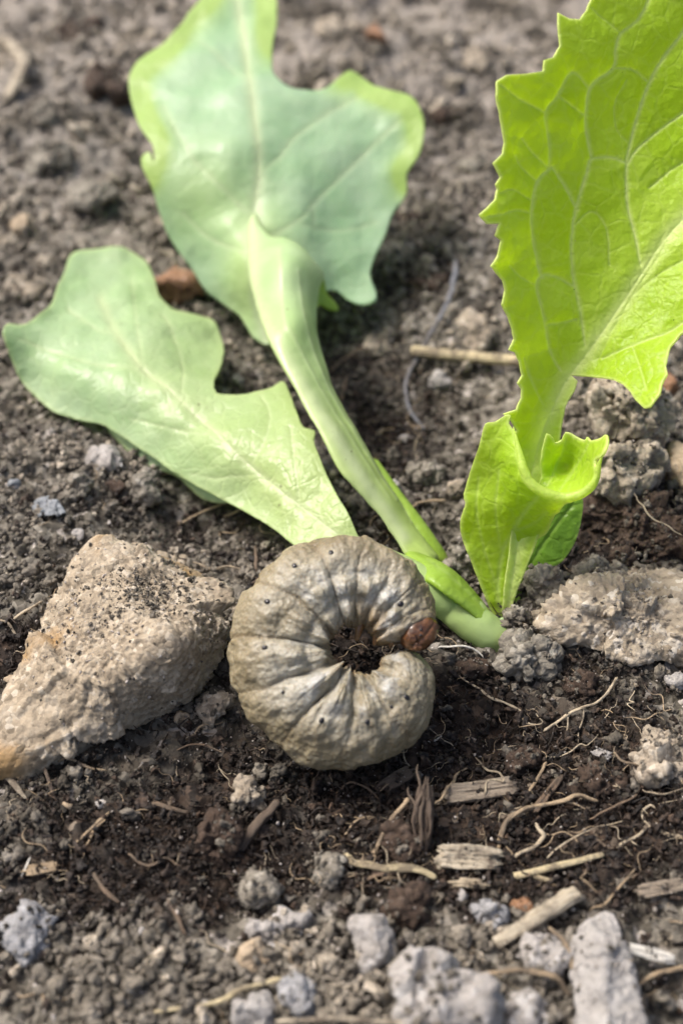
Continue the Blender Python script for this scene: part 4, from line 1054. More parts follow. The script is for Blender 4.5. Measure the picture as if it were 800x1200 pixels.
clod('pebble', 'white crystal crumb right of the round tan pebble', 'pebble', 119, 943, 16, 18, 'stone_white', 3, 0.9, 0.5, 45, 0.2, grain=0.1, grain_size=0.3)
clod('pebble', 'round cream pebble at the bottom left of the dark soil', 'pebble', 166, 1092, 15, 14, 'stone_white', 3, 0.9, 0.5, 46, 0.2, sharp=8)

# middle and back
clod('grey_stone', 'flat blue grey stone left of the buff rock', 'stone', 58, 596, 62, 30, 'stone_grey', 5, 0.7, -0.35, 51, 0.25, sharp=18)
clod('white_chip', 'white stone chip above the buff rock', 'stone', 93, 623, 20, 26, 'stone_white', 3, 0.6, 0.3, 52, 0.2, sharp=20)
clod('pale_stone', 'flat pale stone under the edge of the lower wilted leaf', 'stone', 124, 536, 66, 42, 'clod_pale', 5, 0.5, -0.4, 53, 0.25, sharp=18, grain=0.04, grain_size=0.5)
clod('soil_clod', 'upright brown grey clod under the lower wilted leaf', 'clod', 168, 574, 42, 58, 'clod', 5, 1.0, 0.2, 54, 0.15, **CL)
clod('soil_clod', 'crumbly grey clod above the buff rock', 'clod', 94, 575, 40, 36, 'clod', 5, 0.9, 0.2, 55, 0.2, **CL)
clod('soil_clod', 'round brown crumb beside the upright clod', 'clod', 138, 572, 26, 26, 'clod_brown', 4, 0.95, 0.2, 56, 0.2, grain=0.12, grain_size=0.5)
clod('blue_pebble', 'small light blue pebble at the left edge of the soil', 'pebble', 20, 567, 22, 16, 'stone_grey', 3, 0.8, 0.2, 57, 0.2)
clod('ochre_stone', 'ochre pebble at the left edge beside the buff rock', 'pebble', 14, 805, 28, 32, 'stone_tan', 4, 0.8, 0.2, 58, 0.25)
clod('brown_stone', 'orange brown stone half hidden behind the wilted leaves', 'stone', 208, 335, 84, 62, 'stone_rust', 5, 0.75, -0.5, 59, 0.2, grain=0.06, grain_size=0.8)
clod('grey_stone', 'long grey brown stone in the blurred soil left of the upper leaf', 'stone', 112, 232, 76, 60, 'clod', 5, 0.7, -0.7, 60, 0.2, sharp=16, grain=0.12, grain_size=0.8)
clod('tan_stone', 'small tan pebble in the blurred soil at the left edge', 'pebble', 28, 268, 34, 34, 'stone_tan', 4, 0.85, 0.2, 61, 0.2, sharp=16)
clod('pebble', 'round grey pebble under the horizontal straw', 'pebble', 514, 449, 32, 30, 'clod_pale', 4, 0.9, 0.2, 62, 0.2, grain=0.06, grain_size=0.6)
clod('white_pebble', 'small white pebble between the stalk and the upright leaf', 'pebble', 475, 514, 20, 14, 'stone_white', 3, 0.8, 0.2, 63, 0.2, sharp=8)
clod('soil_clod', 'grey clod in the middle between the stalk and the upright leaf', 'clod', 502, 558, 44, 36, 'clod', 5, 0.9, 0.4, 64, 0.2, **CL)
clod('soil_clod', 'small pale clod touching the wilted stalk', 'clod', 458, 575, 26, 28, 'clod_pale', 4, 0.9, 0.4, 65, 0.2, **CL)
clod('soil_clod', 'small brown clod beside the left edge of the upright leaf', 'clod', 535, 574, 20, 18, 'clod_tan', 4, 0.9, 0.4, 66, 0.2, **CL)
clod('brown_stone', 'red brown stone in the far blurred soil above the leaves', 'stone', 442, 42, 34, 40, 'stone_rust', 4, 0.8, 0.2, 67, 0.2)
clod('pale_stone', 'pale stone in the dark gap below the upper wilted leaf', 'stone', 280, 445, 18, 20, 'clod_pale', 3, 0.8, 0.2, 68, 0.2)
for k, (px, py, w, h, lab) in enumerate((
        (540, 290, 70, 44, 'blurred clod above the top of the blue grey twig'), (470, 250, 60, 40, 'blurred clod right of the upper wilted leaf margin'),
        (560, 380, 80, 50, 'blurred clod just above the thick beige straw'), (480, 160, 70, 40, 'blurred clod touching the right corner of the upper wilted leaf'),
        (530, 130, 60, 36, 'blurred clod halfway between the two tall leaves'), (400, 30, 80, 40, 'blurred clod left of the far red brown stone'),
        (60, 180, 90, 50, 'blurred clod above the long grey brown stone'), (130, 90, 100, 50, 'broad blurred clod left of the upper leaf top'),
        (30, 330, 60, 40, 'blurred clod just above the tip of the lower wilted leaf'), (560, 190, 60, 40, 'blurred clod beside the toothed margin of the lime leaf'),
        (90, 30, 90, 40, 'blurred clod in the upper left corner of the soil'), (560, 60, 90, 40, 'blurred clod beside the top of the lime leaf'),
        (50, 130, 60, 36, 'blurred clod below the bent bleached straw'), (505, 330, 50, 34, 'blurred clod left of the blue grey twig'),
        (440, 400, 54, 36, 'blurred clod between the wilted stalk and the beige straw'), (20, 450, 50, 36, 'blurred clod under the tip of the lower wilted leaf'))):
    clod('soil_clod', lab, 'clod', px, py, w, h, ('clod', 'clod_brown', 'clod_tan')[k % 3], 5, 0.5, k * 0.7, 200 + k, 0.45, 'blurred clods behind the lettuce', lump=(3.0, 1.6), grain=0.6, grain_size=1.0, rough=0.1)

# ------------------------------------------------------------------ roots, straws, twigs
def strand(name, label, cat, pts, w, mat, lift=0.6, flat=0.85, wander=0.18, branches=(), group=None, seg=10, wob=0.3, striate=0.0, taper=True):
    """pts: photo pixels (px, py[, height above soil mm]); w: width in photo pixels (number or list)"""
    def path(a):
        out = []
        for q in a:
            l = (q[2] if len(q) > 2 else lift) * 0.85 - 0.25
            out.append(G(q[0], q[1], l))
        return out
    pa = path(pts)
    s = px_mm(pa[0]) / 2 * (0.78 if seg == 10 else 1.0)
    sd_ = int(pts[0][0] + pts[0][1])
    parts = [tube(pa, np.atleast_1d(w) * s if np.ndim(w) else w * s, seg, flat, 0.25, wob, sd_, striate, wander=wander, taper=taper)]; gr = [tube.last]
    for b, bw in branches:
        parts.append(tube(path(b), np.atleast_1d(bw) * s if np.ndim(bw) else bw * s, 7, flat, 0.25, wob, sd_ + 3, wander=wander)); gr.append(tube.last)
    V, F = join(parts)
    if max(np.atleast_1d(w)) > 6: dust(V, F, 'peat', int(len(V) * 0.03) + 2, 0.1, 0.3, 0.1, sd_); dust(V, F, 'sand', int(len(V) * 0.015) + 1, 0.05, 0.15, 0.1, sd_ + 1)
    return thing_mesh(name, V, F, M[mat], label, cat, group, np.asarray(pa[0]), {'grain': np.vstack(gr) + sd_})

strand('rootlet', 'white looping rootlet between the grub and the lettuce base', 'root', [(497, 761, .5), (525, 757, 1.6), (545, 757, 1.8), (559, 764, 1.4), (572, 776, .5)], [2, 3.4, 3.2, 3, 3.4], 'root_white')
strand('rootlet', 'thin cream branching root across the peat right of the grub', 'root', [(536, 787, .8), (542, 796, 1.0), (561, 808, 1.1), (588, 823, 1.2), (608, 833, 1.2), (618, 846, 1.0), (612, 868, .5)], [2, 3, 3.6, 4.4, 4, 4.6, 2.4], 'root_pale', branches=(([(543, 796, 1), (548, 787, 1.2), (561, 779, 1)], [2.4, 3, 3.4]), ([(617, 846, 1), (628, 849, 1.3), (634, 846, 1.5), (628, 836, 1.5)], [3, 2.2, 2, 1.6])))
strand('rootlet', 'squiggly cream rootlet crossing the flat wood chip', 'root', [(556, 887, .8), (571, 902, 1.2), (587, 907, 1.8), (590, 915, 2.1), (571, 915, 2.1), (568, 933, 1.6), (554, 943, .7)], [2, 3, 3, 3, 3, 3, 2.4], 'root_pale')
strand('rootlet', 'short white rootlet right of the grub tail', 'root', [(490, 870, .6), (508, 869, 1), (519, 861, .8)], [1.6, 4, 3], 'root_white')
strand('rootlet', 'short pale rootlet rising from under the grub', 'root', [(472, 874, .9), (476, 890, 1.1), (483, 902, .8)], [2.5, 3, 2], 'root_pale')
strand('twig', 'forked tan rootlet below the speckled stone', 'root', [(636, 857, .8), (668, 836, 1.4), (686, 829, 1.8), (704, 817, 2), (723, 793, 1.6)], [4.5, 5, 4, 4.5, 4], 'root_pale', branches=(([(667, 837, 1.3), (663, 852, 1), (663, 877, .5)], [3, 2.6, 1.8]), ([(686, 829, 1.6), (678, 853, 1), (677, 871, .5)], [3, 2.6, 1.6])))
strand('root', 'curved tan root arching over the peat at lower right', 'root', [(584, 995, .5), (587, 976, 1.2), (602, 957, 1.7), (616, 947, 1.8), (640, 943, 1.7), (660, 939, 1.8), (676, 932, 1.9), (701, 939, .9)], [7, 8, 8, 7, 6, 7, 6, 5], 'root_tan', branches=(([(662, 938, 1.6), (676, 943, 1.3), (690, 951, .8)], [4, 3, 2]),), wander=0.2)
strand('straw', 'hooked pale straw under the curved tan root', 'straw', [(594, 1012, .5), (616, 998, 1.2), (636, 984, 1.4), (634, 976, 1.6), (627, 964, 1.3)], [5, 6, 6, 7, 5], 'root_pale')
strand('root', 'grey curled rootlet at the right edge', 'root', [(768, 948, 1), (760, 943, 1.2), (752, 948, 1.2), (751, 957, 1), (759, 968, 1), (772, 974, .9), (800, 980, .6)], [3, 4, 4, 4, 5, 6, 6], 'root_pale', branches=(([(759, 970, 1), (742, 980, 1), (722, 994, .7)], [4, 4.5, 5]),))
strand('root', 'brown rootlet running to the grey curled rootlet', 'root', [(673, 975, .7), (690, 980, 1), (709, 990, .9), (720, 995, .6)], [4, 5, 5, 4], 'root_brown')
strand('straw', 'narrow yellow straw lying above the broad straw', 'straw', [(602, 1027, .9), (649, 1016, 1.5), (706, 1001, 1.5)], [10, 9, 7], 'straw', flat=0.6, wander=0.05, wob=0.06, striate=0.1, seg=12, taper=False)
strand('straw', 'short orange straw stub under the narrow yellow straw', 'straw', [(624, 1026, .9), (651, 1034, .8)], [8, 9], 'straw', flat=0.6, wander=0, taper=False)
strand('straw', 'broad hollow pale straw in front of the long pale stone', 'straw', [(580, 1106, 1.0), (628, 1076, 1.9), (676, 1046, 2.0)], [15, 19, 20], 'straw_pale', flat=0.6, wander=0.1, wob=0.16, striate=0.22, seg=24, taper=False)
strand('straw', 'tan straw leaning on the bark stub', 'straw', [(433, 1008, .4), (455, 966, 2.4), (479, 935, 4.0)], [5, 7, 7], 'root_tan', wander=0.08)
strand('straw', 'horizontal tan straw at the foot of the bark stub', 'straw', [(402, 1002, .8), (433, 1015, 1.3), (482, 1017, 1.6), (512, 1029, 1.0)], [8, 10, 11, 8], 'straw', wander=0.2, flat=0.6, striate=0.15, seg=12)
strand('root', 'thin brown root beneath the horizontal tan straw', 'root', [(416, 1041, .5), (438, 1027, 1.1), (470, 1022, 1.2)], [4, 6, 5], 'root_brown')
strand('root', 'wavy pale root running from the bark stub to the wood chip', 'root', [(547, 900, 1.0), (529, 916, 1.8), (519, 930, 2.2), (509, 942, 2.2)], [3, 5, 5, 4], 'root_tan')
strand('twig', 'short brown twig in the peat left of the fibre lump', 'twig', [(178, 940, 1), (200, 947, 1.3), (222, 953, .9)], [8, 8, 7], 'root_brown', wander=0.05)
strand('twig', 'curved grey brown twig in the lower left soil', 'twig', [(109, 1021, .9), (121, 1041, 1.3), (141, 1058, .9)], [7, 7, 6], 'root_brown', wander=0.06)
strand('straw', 'split tan straw in the dark soil at lower left', 'straw', [(86, 990, .7), (106, 972, 1.2), (128, 951, 1)], [5, 6, 4], 'root_tan', branches=(([(101, 990, .7), (114, 972, 1.1), (124, 960, 1)], [4, 5, 3]),))
strand('rootlet', 'short white fibre beside the flat tan chip', 'root', [(25, 1028, .8), (31, 1016, 1.3), (36, 1004, 1.5)], [2, 4, 3], 'root_white', wander=0)
strand('stick', 'straight dark brown stick in the peat below the grub', 'stick', [(276, 1000, .4), (300, 968, 1.8), (327, 938, 2.2)], [11, 12, 10], 'bark', wander=0.05, seg=14, striate=0.2)
strand('stick', 'thin dark stick leaning at the foot of the buff rock', 'stick', [(49, 889, 1.6), (56, 910, 1.6), (63, 932, .8)], [5, 6, 5], 'bark', wander=0.05)
strand('root', 'curved orange brown root at the foot of the buff rock', 'root', [(66, 893, 1.2), (80, 889, 1.6), (98, 898, 1.4), (126, 903, .8)], [4, 5, 4, 3], 'root_tan')
strand('straw', 'pale flat blade of straw at the left edge below the buff rock', 'straw', [(-8, 897, 1), (12, 914, 1.4), (31, 936, .8)], [10, 12, 5], 'straw_pale', flat=0.4, wander=0.03)
strand('straw', 'greenish straw at the bottom edge touching the angular white stone', 'straw', [(180, 1186, .9), (250, 1176, 1.5), (286, 1158, 2.8), (330, 1146, 3.0)], [6, 7, 9, 6], 'straw', wander=0.06)
strand('straw', 'bleached straw along the bottom edge', 'straw', [(322, 1197, 2.4), (400, 1194, 2.4), (484, 1200, 2)], [7, 8, 7], 'straw_pale', wander=0.06)
strand('straw', 'curved straw arching over the pale clods at the bottom', 'straw', [(560, 1142, 1.6), (610, 1138, 2.8), (650, 1146, 2.8), (668, 1168, 1.8)], [5, 8, 10, 6], 'root_tan', wander=0.1)
strand('straw', 'thin pale straw leaning on the long pale stone', 'straw', [(642, 1086, 2.0), (662, 1106, 2.8), (672, 1142, 2.6)], [6, 7, 5], 'root_tan', wander=0.08)
strand('root', 'fine cream root between the buff rock and the wilted leaf', 'root', [(224, 658, .9), (248, 666, 1.4), (275, 665, 1.5), (292, 671, 1)], [3, 4.4, 3.4, 2], 'root_pale')
strand('twig', 'upright thin twig left of the grub top', 'twig', [(299, 640, 1.6), (300, 655, 1.4), (300, 670, .8)], [4, 5, 5], 'root_brown', wander=0.05)
strand('root', 'thin straight root under the lower wilted leaf', 'root', [(210, 615, .8), (235, 601, 1.4), (266, 589, 1.5)], [4, 4, 3.5], 'root_tan', wander=0.08)
strand('root', 'greenish root close under the lower wilted leaf', 'root', [(262, 606, .9), (287, 595, 1.5)], [5, 4], 'root_tan', wander=0.08)
strand('twig', 'thin pale twig at the left edge above the buff rock', 'twig', [(12, 728, 1), (30, 716, 1.4), (50, 704, 1.2)], [4, 4.5, 4], 'root_pale', wander=0.05)
strand('root', 'bent pale root at the left edge beside the buff rock', 'root', [(-4, 727, 1), (8, 729, 1.2), (20, 746, .8)], [3.5, 4, 3], 'root_pale')
strand('root', 'curved pale root between the stalk and the grey clod', 'root', [(474, 603, .7), (484, 594, 1.2), (496, 587, 1.5), (522, 586, 1)], [4, 5, 5, 4], 'root_tan')
strand('twig', 'blue grey curved twig standing in the soil behind the lettuce', 'twig', [(534, 306, 3), (533, 322, 3.4), (522, 359, 3), (498, 402, 2.2), (480, 436, 1.6), (475, 458, 1.4), (481, 482, 1.3), (497, 503, .8)], [8, 8, 7, 6, 6, 5, 5, 4], 'twig_grey', wander=0.08)
strand('straw', 'thick beige straw lying behind the upright leaf', 'straw', [(482, 411, 2.4), (540, 417, 2.6), (618, 424, 2.2)], [14, 15, 15], 'straw', flat=0.8, wander=0.04, wob=0.05, striate=0.12, seg=16, taper=False)
strand('rootlet', 'short brown rootlet right of the wilted stalk', 'root', [(406, 441, 1.5), (402, 458, 1.2), (398, 474, .8)], [5, 5, 4], 'root_brown')
strand('rootlet', 'arched thin rootlet behind the wilted stalk', 'root', [(386, 437, .9), (402, 420, 1.6), (420, 410, 1.7), (434, 405, 1)], [3, 3.5, 3, 2.5], 'root_brown')
strand('straw', 'bent bleached straw at the upper left edge', 'straw', [(-6, 52, 4), (8, 48, 4.4), (28, 72, 3.6), (20, 96, 2.4), (8, 118, 1.6)], [12, 16, 15, 13, 12], 'straw_pale', flat=0.6, wander=0.1, striate=0.15, seg=12)
strand('rootlet', 'thin white hair root across the bark slab', 'root', [(742, 578, 7.5), (752, 592, 7.5), (762, 606, 7.2), (800, 628, 6.6)], [2, 2.5, 2.5, 2], 'root_pale', wander=0.2)
strand('rootlet', 'short tan rootlet on the flaky clod at the right edge', 'root', [(718, 882, 1.5), (732, 892, 2), (748, 898, 1.6)], [3, 4, 3], 'root_tan')

def chip(name, label, cat, a, e, w, thick, mat, lift=0.6, seed=0, roll=0.0):
    """splinter of wood from photo pixel a to e, w pixels wide, with ragged ends and grain along it"""
    A = G(a[0], a[1], lift) if len(a) == 2 else P(*a); E = G(e[0], e[1], lift) if len(e) == 2 else P(*e); s = px_mm(A)
    T = E - A; L = np.linalg.norm(T); T /= L
    u = np.array([0, -math.sin(0.5), math.cos(0.5)]); u -= T * (u @ T); u /= np.linalg.norm(u); v = np.cross(u, T)
    u, v = u * math.cos(roll) + v * math.sin(roll), v * math.cos(roll) - u * math.sin(roll)
    r = np.random.RandomState(seed); W = w * s / 2
    pts = []
    for side in (-1, 1):
        for k in range(5):
            along = -L / 2 * (0.75 + 0.3 * r.rand()) if k < 2 else (L / 2 * (0.75 + 0.3 * r.rand()) if k > 2 else 0)
            for th in (-1, 1):
                pts.append((along, side * W * (0.65 + 0.4 * r.rand()), th * thick / 2 * (0.7 + 0.4 * r.rand())))
    V, F, _ = rock(np.array(pts), 6, 40, 0.0, 0, 1, seed)
    n = vnormals(V, F)
    q = np.stack([V[:, 0] * 0.3, V[:, 1] * 5, V[:, 2] * 5], 1)
    q2 = np.stack([V[:, 0] * 0.8, V[:, 1] * 9, V[:, 2] * 9], 1)
    ends = np.clip((np.abs(V[:, 0]) / (L / 2) - 0.72) / 0.3, 0, 1)
    V = V + n * (0.16 * vnoise(q, seed) + 0.07 * vnoise(q2, seed + 1) + 0.05 * fbm(V, 0.6, 3, 0.6, seed))[:, None] * min(1, thick)
    V[:, 0] += ends * np.sign(V[:, 0]) * 0.9 * vnoise(np.stack([V[:, 1] * 4.0, V[:, 2] * 3, np.full(len(V), seed * 1.0)], 1), seed + 2)
    gr = np.stack([V[:, 1], V[:, 2], V[:, 0]], 1) + seed
    Wd = (A + E) / 2 + V[:, :1] * T + V[:, 1:2] * v + V[:, 2:3] * u
    dust(Wd, F, 'peat', 40, 0.1, 0.3, 0.1, seed); dust(Wd, F, 'sand', 16, 0.05, 0.15, 0.1, seed + 1)
    return thing_mesh(name, Wd, F, M[mat], label, cat, None, None, {'grain': gr})

chip('wood_chip', 'flat grey chip at the right edge below the grey curled rootlet', 'wood chip', (751, 1046), (804, 1036), 16, 0.7, 'wood', 0.9, 3)
chip('wood_chip', 'flat tan wood chip under the squiggly rootlet', 'wood chip', (518, 931), (606, 921), 24, 0.8, 'wood', 0.8, 4, 0.2)
chip('wood_chunk', 'pale fibrous wood chunk right of the bark stub', 'wood', (510, 1003), (582, 1009), 27, 1.7, 'straw_pale', 1.0, 5)
chip('wood_chip', 'bright white chip right of the long pale stone', 'wood chip', (738, 1112), (784, 1124), 13, 0.7, 'root_white', 1.4, 6)
chip('wood_chip', 'flat tan chip at the left below the split straw', 'wood chip', (30, 1021), (69, 1014), 13, 0.6, 'root_tan', 0.8, 7)
chip('straw', 'small straw below the pale wood chunk', 'straw', (534, 1034), (568, 1037), 11, 0.7, 'root_pale', 0.8, 8)
chip('wood_chip', 'brown flake of wood in the peat below the grub', 'wood chip', (448, 925), (484, 902), 18, 0.6, 'bark', 0.7, 9, 0.4)
chip('wood_chip', 'dull brown splinter left of the dark peat clod', 'wood chip', (628, 948), (654, 914), 9, 0.6, 'root_brown', 1.0, 10)
chip('wood_chip', 'small pale chip below the flat peat clod', 'wood chip', (696, 880), (716, 888), 11, 0.6, 'stone_white', 0.8, 11)

# ragged upright bark: a torn flake with loose fibres at its edges
stub = chip('bark_stub', 'upright dark fibrous bark stub in front of the grub', 'bark', (494, 1006, 0.0), (496, 922, 4.2), 21, 1.3, 'bark', 0, 15, 0.5)
rs = np.random.RandomState(12)
for k in range(7):
    x0 = 484 + 3.6 * k + rs.normal(0, 1.5)
    pth = [P(x0, 985 + rs.normal(0, 8), 1.8), P(x0 + rs.normal(0, 2), 950, 3.6), P(x0 + rs.normal(0, 4), 915 + rs.normal(0, 9), 5.0 + rs.normal(0, 0.5))]
    V, F = tube(pth, [0.10, 0.2, 0.06], 7, 0.8, 0.2, 0.4, k, wander=0.25)
    mk_obj('fibre', V, F, M['bark'], pth[0], stub, attrs={'grain': tube.last + k})
strand('root', 'long thin tan root beside the broad straw', 'root', [(690, 1068, .8), (716, 1050, 1.3), (744, 1018, 1.2)], [3, 4, 3], 'root_tan', wander=0.25)
strand('root', 'fine pale root crossing above the narrow yellow straw', 'root', [(640, 1006, 1.2), (664, 986, 1.4), (700, 968, 1.2), (730, 962, .8)], [2.5, 3, 3, 2], 'root_pale', wander=0.25)
strand('root', 'thin brown root below the flat peat clod', 'root', [(690, 960, 1), (716, 948, 1.3), (748, 930, 1)], [3, 3.5, 3], 'root_brown', wander=0.25)
strand('root', 'short tan straw right of the wood chip', 'root', [(618, 930, 1), (632, 905, 1.5), (640, 892, 1.2)], [4, 5, 4], 'root_tan', wander=0.25)
strand('root', 'thin root curling below the grub', 'root', [(392, 930, .9), (410, 918, 1.3), (432, 925, 1.2), (446, 940, .8)], [2.5, 3, 3, 2], 'root_brown', wander=0.25)
strand('root', 'tan root left of the leaning tan straw', 'root', [(404, 978, .8), (418, 962, 1.2), (440, 958, 1)], [3, 4, 3], 'root_tan', wander=0.25)
strand('root', 'fine cream root at the right edge below the flaky clod', 'root', [(752, 925, 1.4), (776, 932, 1.6), (800, 925, 1.2)], [2.5, 3, 2.5], 'root_pale', wander=0.25)
strand('root', 'tan straw at the right edge near the bottom', 'root', [(745, 1155, 1.2), (775, 1140, 1.6), (806, 1136, 1.2)], [6, 8, 7], 'root_tan', wander=0.25)
strand('root', 'thin curved root in the peat left of the grub foot', 'root', [(205, 880, .9), (232, 872, 1.3), (262, 882, 1)], [3, 3.5, 2.5], 'root_brown', wander=0.25)
strand('root', 'thin tan root below the ochre lump', 'root', [(224, 862, .9), (240, 850, 1.3), (262, 846, 1)], [2.5, 3, 2], 'root_tan', wander=0.25)
strand('root', 'wavy brown root beside the curved grey brown twig', 'root', [(150, 1000, .9), (172, 1012, 1.2), (196, 1004, 1.2), (214, 1016, .8)], [4, 4.5, 4, 3], 'root_brown', wander=0.25)
strand('root', 'short reddish root near the round cream pebble', 'root', [(196, 1052, .9), (212, 1076, 1.2), (218, 1098, .8)], [5, 6, 5], 'root_brown', wander=0.25)
# ------------------------------------------------------------------ loose soil: crumbs, sand, peat (uncountable)
def variant(name, V, F, mat):
    me = mk_mesh(name, V * MM, F); me.materials.append(mat)
    return bpy.data.objects.new(name, me)

def scatter(name, label, variants, pts, rot, scl, tint, idx):
    col = bpy.data.collections.new(name + '_pieces')
    for v in variants: col.objects.link(v)
    me = bpy.data.meshes.new(name)
    me.vertices.add(len(pts)); me.vertices.foreach_set('co', np.ascontiguousarray(pts * MM, dtype=np.float32).ravel())
    for n, a, ty in (('rot', rot, 'FLOAT_VECTOR'), ('scl', scl, 'FLOAT_VECTOR'), ('tint', tint, 'FLOAT'), ('pick', idx, 'INT')):
        at = me.attributes.new(n, ty, 'POINT')
        at.data.foreach_set('vector' if ty == 'FLOAT_VECTOR' else 'value', np.ascontiguousarray(a, dtype=np.int32 if ty == 'INT' else np.float32).ravel())
    o = bpy.data.objects.new(name, me); COL.objects.link(o)
    ng = bpy.data.node_groups.new(name, 'GeometryNodeTree')
    ng.interface.new_socket('Geometry', in_out='INPUT', socket_type='NodeSocketGeometry')
    ng.interface.new_socket('Geometry', in_out='OUTPUT', socket_type='NodeSocketGeometry')
    N = ng.nodes; L = ng.links
    gi = N.new('NodeGroupInput'); go = N.new('NodeGroupOutput')
    ip = N.new('GeometryNodeInstanceOnPoints')
    ci = N.new('GeometryNodeCollectionInfo'); ci.inputs['Collection'].default_value = col
    ci.inputs['Separate Children'].default_value = True; ci.inputs['Reset Children'].default_value = True
    ip.inputs['Pick Instance'].default_value = True
    def na(n, ty):
        x = N.new('GeometryNodeInputNamedAttribute'); x.data_type = ty; x.inputs['Name'].default_value = n
        return x.outputs['Attribute']
    L.new(gi.outputs[0], ip.inputs['Points']); L.new(ci.outputs[0], ip.inputs['Instance'])
    L.new(na('pick', 'INT'), ip.inputs['Instance Index'])
    e2r = N.new('FunctionNodeEulerToRotation'); L.new(na('rot', 'FLOAT_VECTOR'), e2r.inputs[0]); L.new(e2r.outputs[0], ip.inputs['Rotation'])
    L.new(na('scl', 'FLOAT_VECTOR'), ip.inputs['Scale'])
    L.new(ip.outputs[0], go.inputs[0])
    md = o.modifiers.new('scatter', 'NODES'); md.node_group = ng
    tag(o, label, None, None, 'stuff')
    return o

def ground_points(n, rng, y0, y1, margin=1.35, power=1.0):
    """points spread over the strip of ground the photo shows, and some way beyond its sides"""
    y = y0 + (y1 - y0) * rng.rand(int(n * 1.0)) ** power
    half = (24 + (y - 40) * 0.245) * margin + 8
    x = (rng.rand(len(y)) * 2 - 1) * half
    return x, y

rng = np.random.RandomState(7)
def pieces(label, name, variants, groups, tint_sd=0.2, tint_mean=0.45, flatrot=False, patchy=0.0):
    pts = np.vstack([g[0] for g in groups]); sc = np.concatenate([g[1] for g in groups]); n = len(pts)
    rot = rng.rand(n, 3) * 6.28
    if flatrot: rot[:, :2] = rng.normal(0, 0.45, (n, 2))
    tint = rng.normal(tint_mean, tint_sd, n)
    if patchy: tint = tint + patchy * fbm(pts, 14, 3, 0.5, 61) + 0.2 * np.clip((pts[:, 1] - 140) / 90, 0, 1) + 0.08 - 0.34 * peatiness(pts[:, 0], pts[:, 1])
    scatter(name, label, variants, pts, rot, sc[:, None] * (0.7 + 0.6 * rng.rand(n, 3)), np.clip(tint, 0, 1), rng.randint(0, len(variants), n))

crumb_vars = []
for k in range(8):
    pts = clod_pts((0, 0, 0), (2, 1.6 + 0.4 * rng.rand(), 1.3 + 0.5 * rng.rand()), 0, k, 8)
    V, F, g = rock(pts, 4, 16, 0.13, 0.26, 0.34, k + 1, lump=(0.8, 0.55))
    crumb_vars.append(variant('crumb', V, F, M['crumb']))
groups = []
for n, y0, y1, s0, s1, pw in ((46000, 34, 140, 0.10, 0.55, 2.4), (5200, 34, 140, 0.4, 1.1, 2.0), (2600, 34, 72, 0.35, 1.2, 1.8), (72000, 125, 430, 0.16, 0.9, 2.2), (4500, 150, 430, 0.7, 2.3, 2.4)):
    x, y = ground_points(n, rng, y0, y1, 1.75 if y1 > 200 else 1.5)
    dens = fbm(np.stack([x, y, np.zeros_like(x)], 1), 9, 3, 0.6, 91)
    keep = (rng.rand(len(x)) > peatiness(x, y) * 0.94) & (rng.rand(len(x)) < 0.6 + 0.7 * dens)
    x, y = x[keep], y[keep]
    sc = s0 + (s1 - s0) * rng.rand(len(x)) ** pw
    groups.append((np.stack([x, y, H0(x, y) + sc * (0.0 + 0.6 * rng.rand(len(x))) + 0.1], 1), sc))
for k in range(260):                                  # crumbs stuck together in clumps
    cx, cy = ground_points(1, rng, 36, 300, 1.2)
    if rng.rand() < peatiness(cx, cy)[0] * 0.9: continue
    R = (1.2 + 2.2 * rng.rand()) * (1 + 0.8 * np.clip((cy[0] - 120) / 150, 0, 1)); m = int(16 * R)
    q = rng.normal(0, 0.5, (m, 2)) * R
    sc = 0.15 + 0.5 * rng.rand(m) ** 2 * min(1.6, R / 2)
    x, y = cx + q[:, 0], cy + q[:, 1]
    groups.append((np.stack([x, y, H0(x, y) + 0.7 * R * rng.rand(m) * np.exp(-(q ** 2).sum(1) / (0.5 * R * R))], 1), sc))
groups += DUST['crumb']
pieces('loose grey brown soil crumbs covering the bed', 'soil_crumbs', crumb_vars, groups, 0.2, 0.48, False, 0.2)

sand_vars = []
for k in range(5):
    V, F, g = rock(clod_pts((0, 0, 0), (2, 1.5, 1.3), 0, 40 + k, 9), 2, 16, 0.05, 0, 1, k + 50)
    sand_vars.append(variant('grain', V, F, M['sand']))
x, y = ground_points(15000, rng, 34, 260, 1.3, 1.3)
sc = 0.06 + 0.34 * rng.rand(len(x)) ** 6
groups = [(np.stack([x, y, H0(x, y) + 0.25 + 0.5 * rng.rand(len(x))], 1), sc)] + DUST['sand']
pieces('pale sand grains sprinkled over the soil', 'sand_grains', sand_vars, groups, 0.2, 0.35)

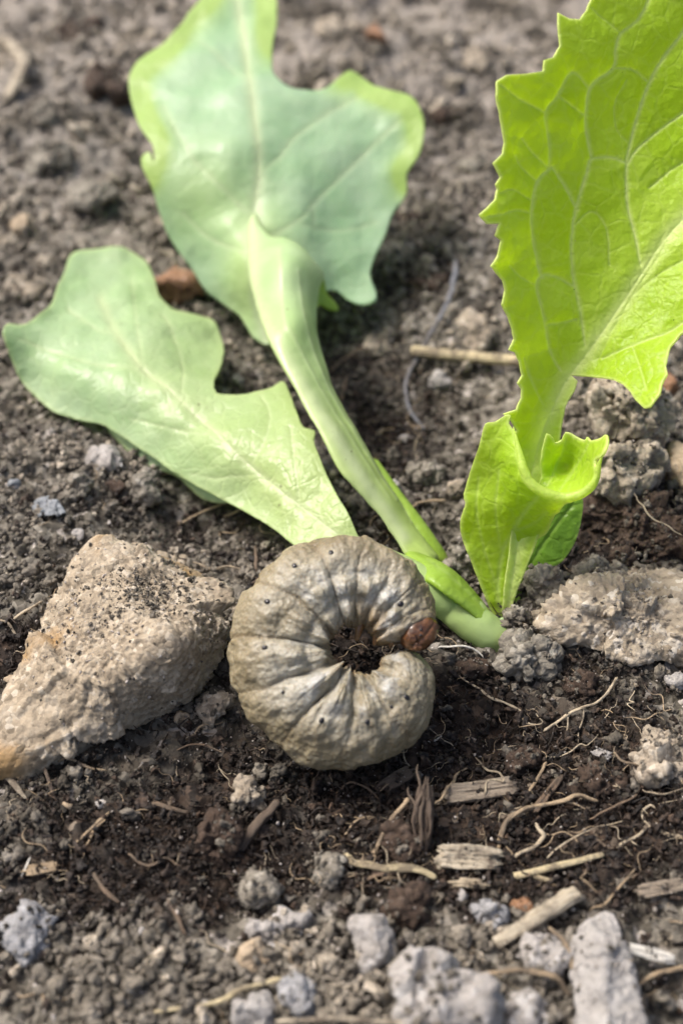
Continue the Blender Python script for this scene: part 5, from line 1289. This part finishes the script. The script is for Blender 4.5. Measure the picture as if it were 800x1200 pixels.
peat_vars = []
for k in range(6):      # curled fibres
    a = rng.normal(size=(4, 3)) * 0.28 + np.array([[-1.2, 0, 0], [-0.4, 0.1, 0.1], [0.4, -0.1, 0], [1.2, 0, 0]])
    V, F = tube(a, [0.06, 0.10, 0.09, 0.03], 6, 0.8, 0.25, 0.3, k)
    peat_vars.append(variant('fibre', V, F, M['peat']))
for k in range(8):      # ragged flakes and lumps
    V, F, g = rock(clod_pts((0, 0, 0), (1.8, 0.8 + 0.6 * rng.rand(), 0.4 + 0.7 * rng.rand()), 0, 70 + k, 9), 3, 12, 0.2, 0.34, 0.42, k + 80)
    peat_vars.append(variant('flake', V, F, M['peat']))
x, y = ground_points(90000, rng, 36, 200, 1.15)
keep = rng.rand(len(x)) < 0.08 + peatiness(x, y)
x, y = x[keep], y[keep]
sc = 0.2 + 0.85 * rng.rand(len(x)) ** 2.6
groups = [(np.stack([x, y, H0(x, y) + 0.0 + 0.75 * rng.rand(len(x))], 1), sc)] + DUST['peat']
pieces('dark brown peat fibres and flakes between the crumbs', 'peat_litter', peat_vars, groups, 0.28, 0.45)

hair_vars = []
for k in range(8):
    m = 6
    a = np.stack([np.linspace(-2.2, 2.2, m), np.cumsum(rng.normal(0, 0.55, m)), np.abs(rng.normal(0.1, 0.25, m))], 1)
    V, F = tube(a, [0.03, 0.06, 0.07, 0.06, 0.05, 0.02], 6, 1, 0.2, 0.25, k, wander=0.15)
    v = variant('root_hair', V, F, M['root_tan' if k % 3 else 'root_pale']); hair_vars.append(v)
x, y = ground_points(6500, rng, 40, 170, 1.1)
px_, py_ = project(np.stack([x, y, np.zeros_like(x)], 1))
keep = rng.rand(len(x)) < 0.05 + 0.45 * peatiness(x, y) * np.clip((px_ - 200) / 300, 0.25, 1)
x, y = x[keep], y[keep]
sc = 0.25 + 0.6 * rng.rand(len(x)) ** 2
pieces('hair thin tan rootlets tangled in the dark soil', 'root_hairs', hair_vars, [(np.stack([x, y, H0(x, y) + 0.35 + 0.4 * rng.rand(len(x))], 1), sc)], 0.2, 0.5, True)
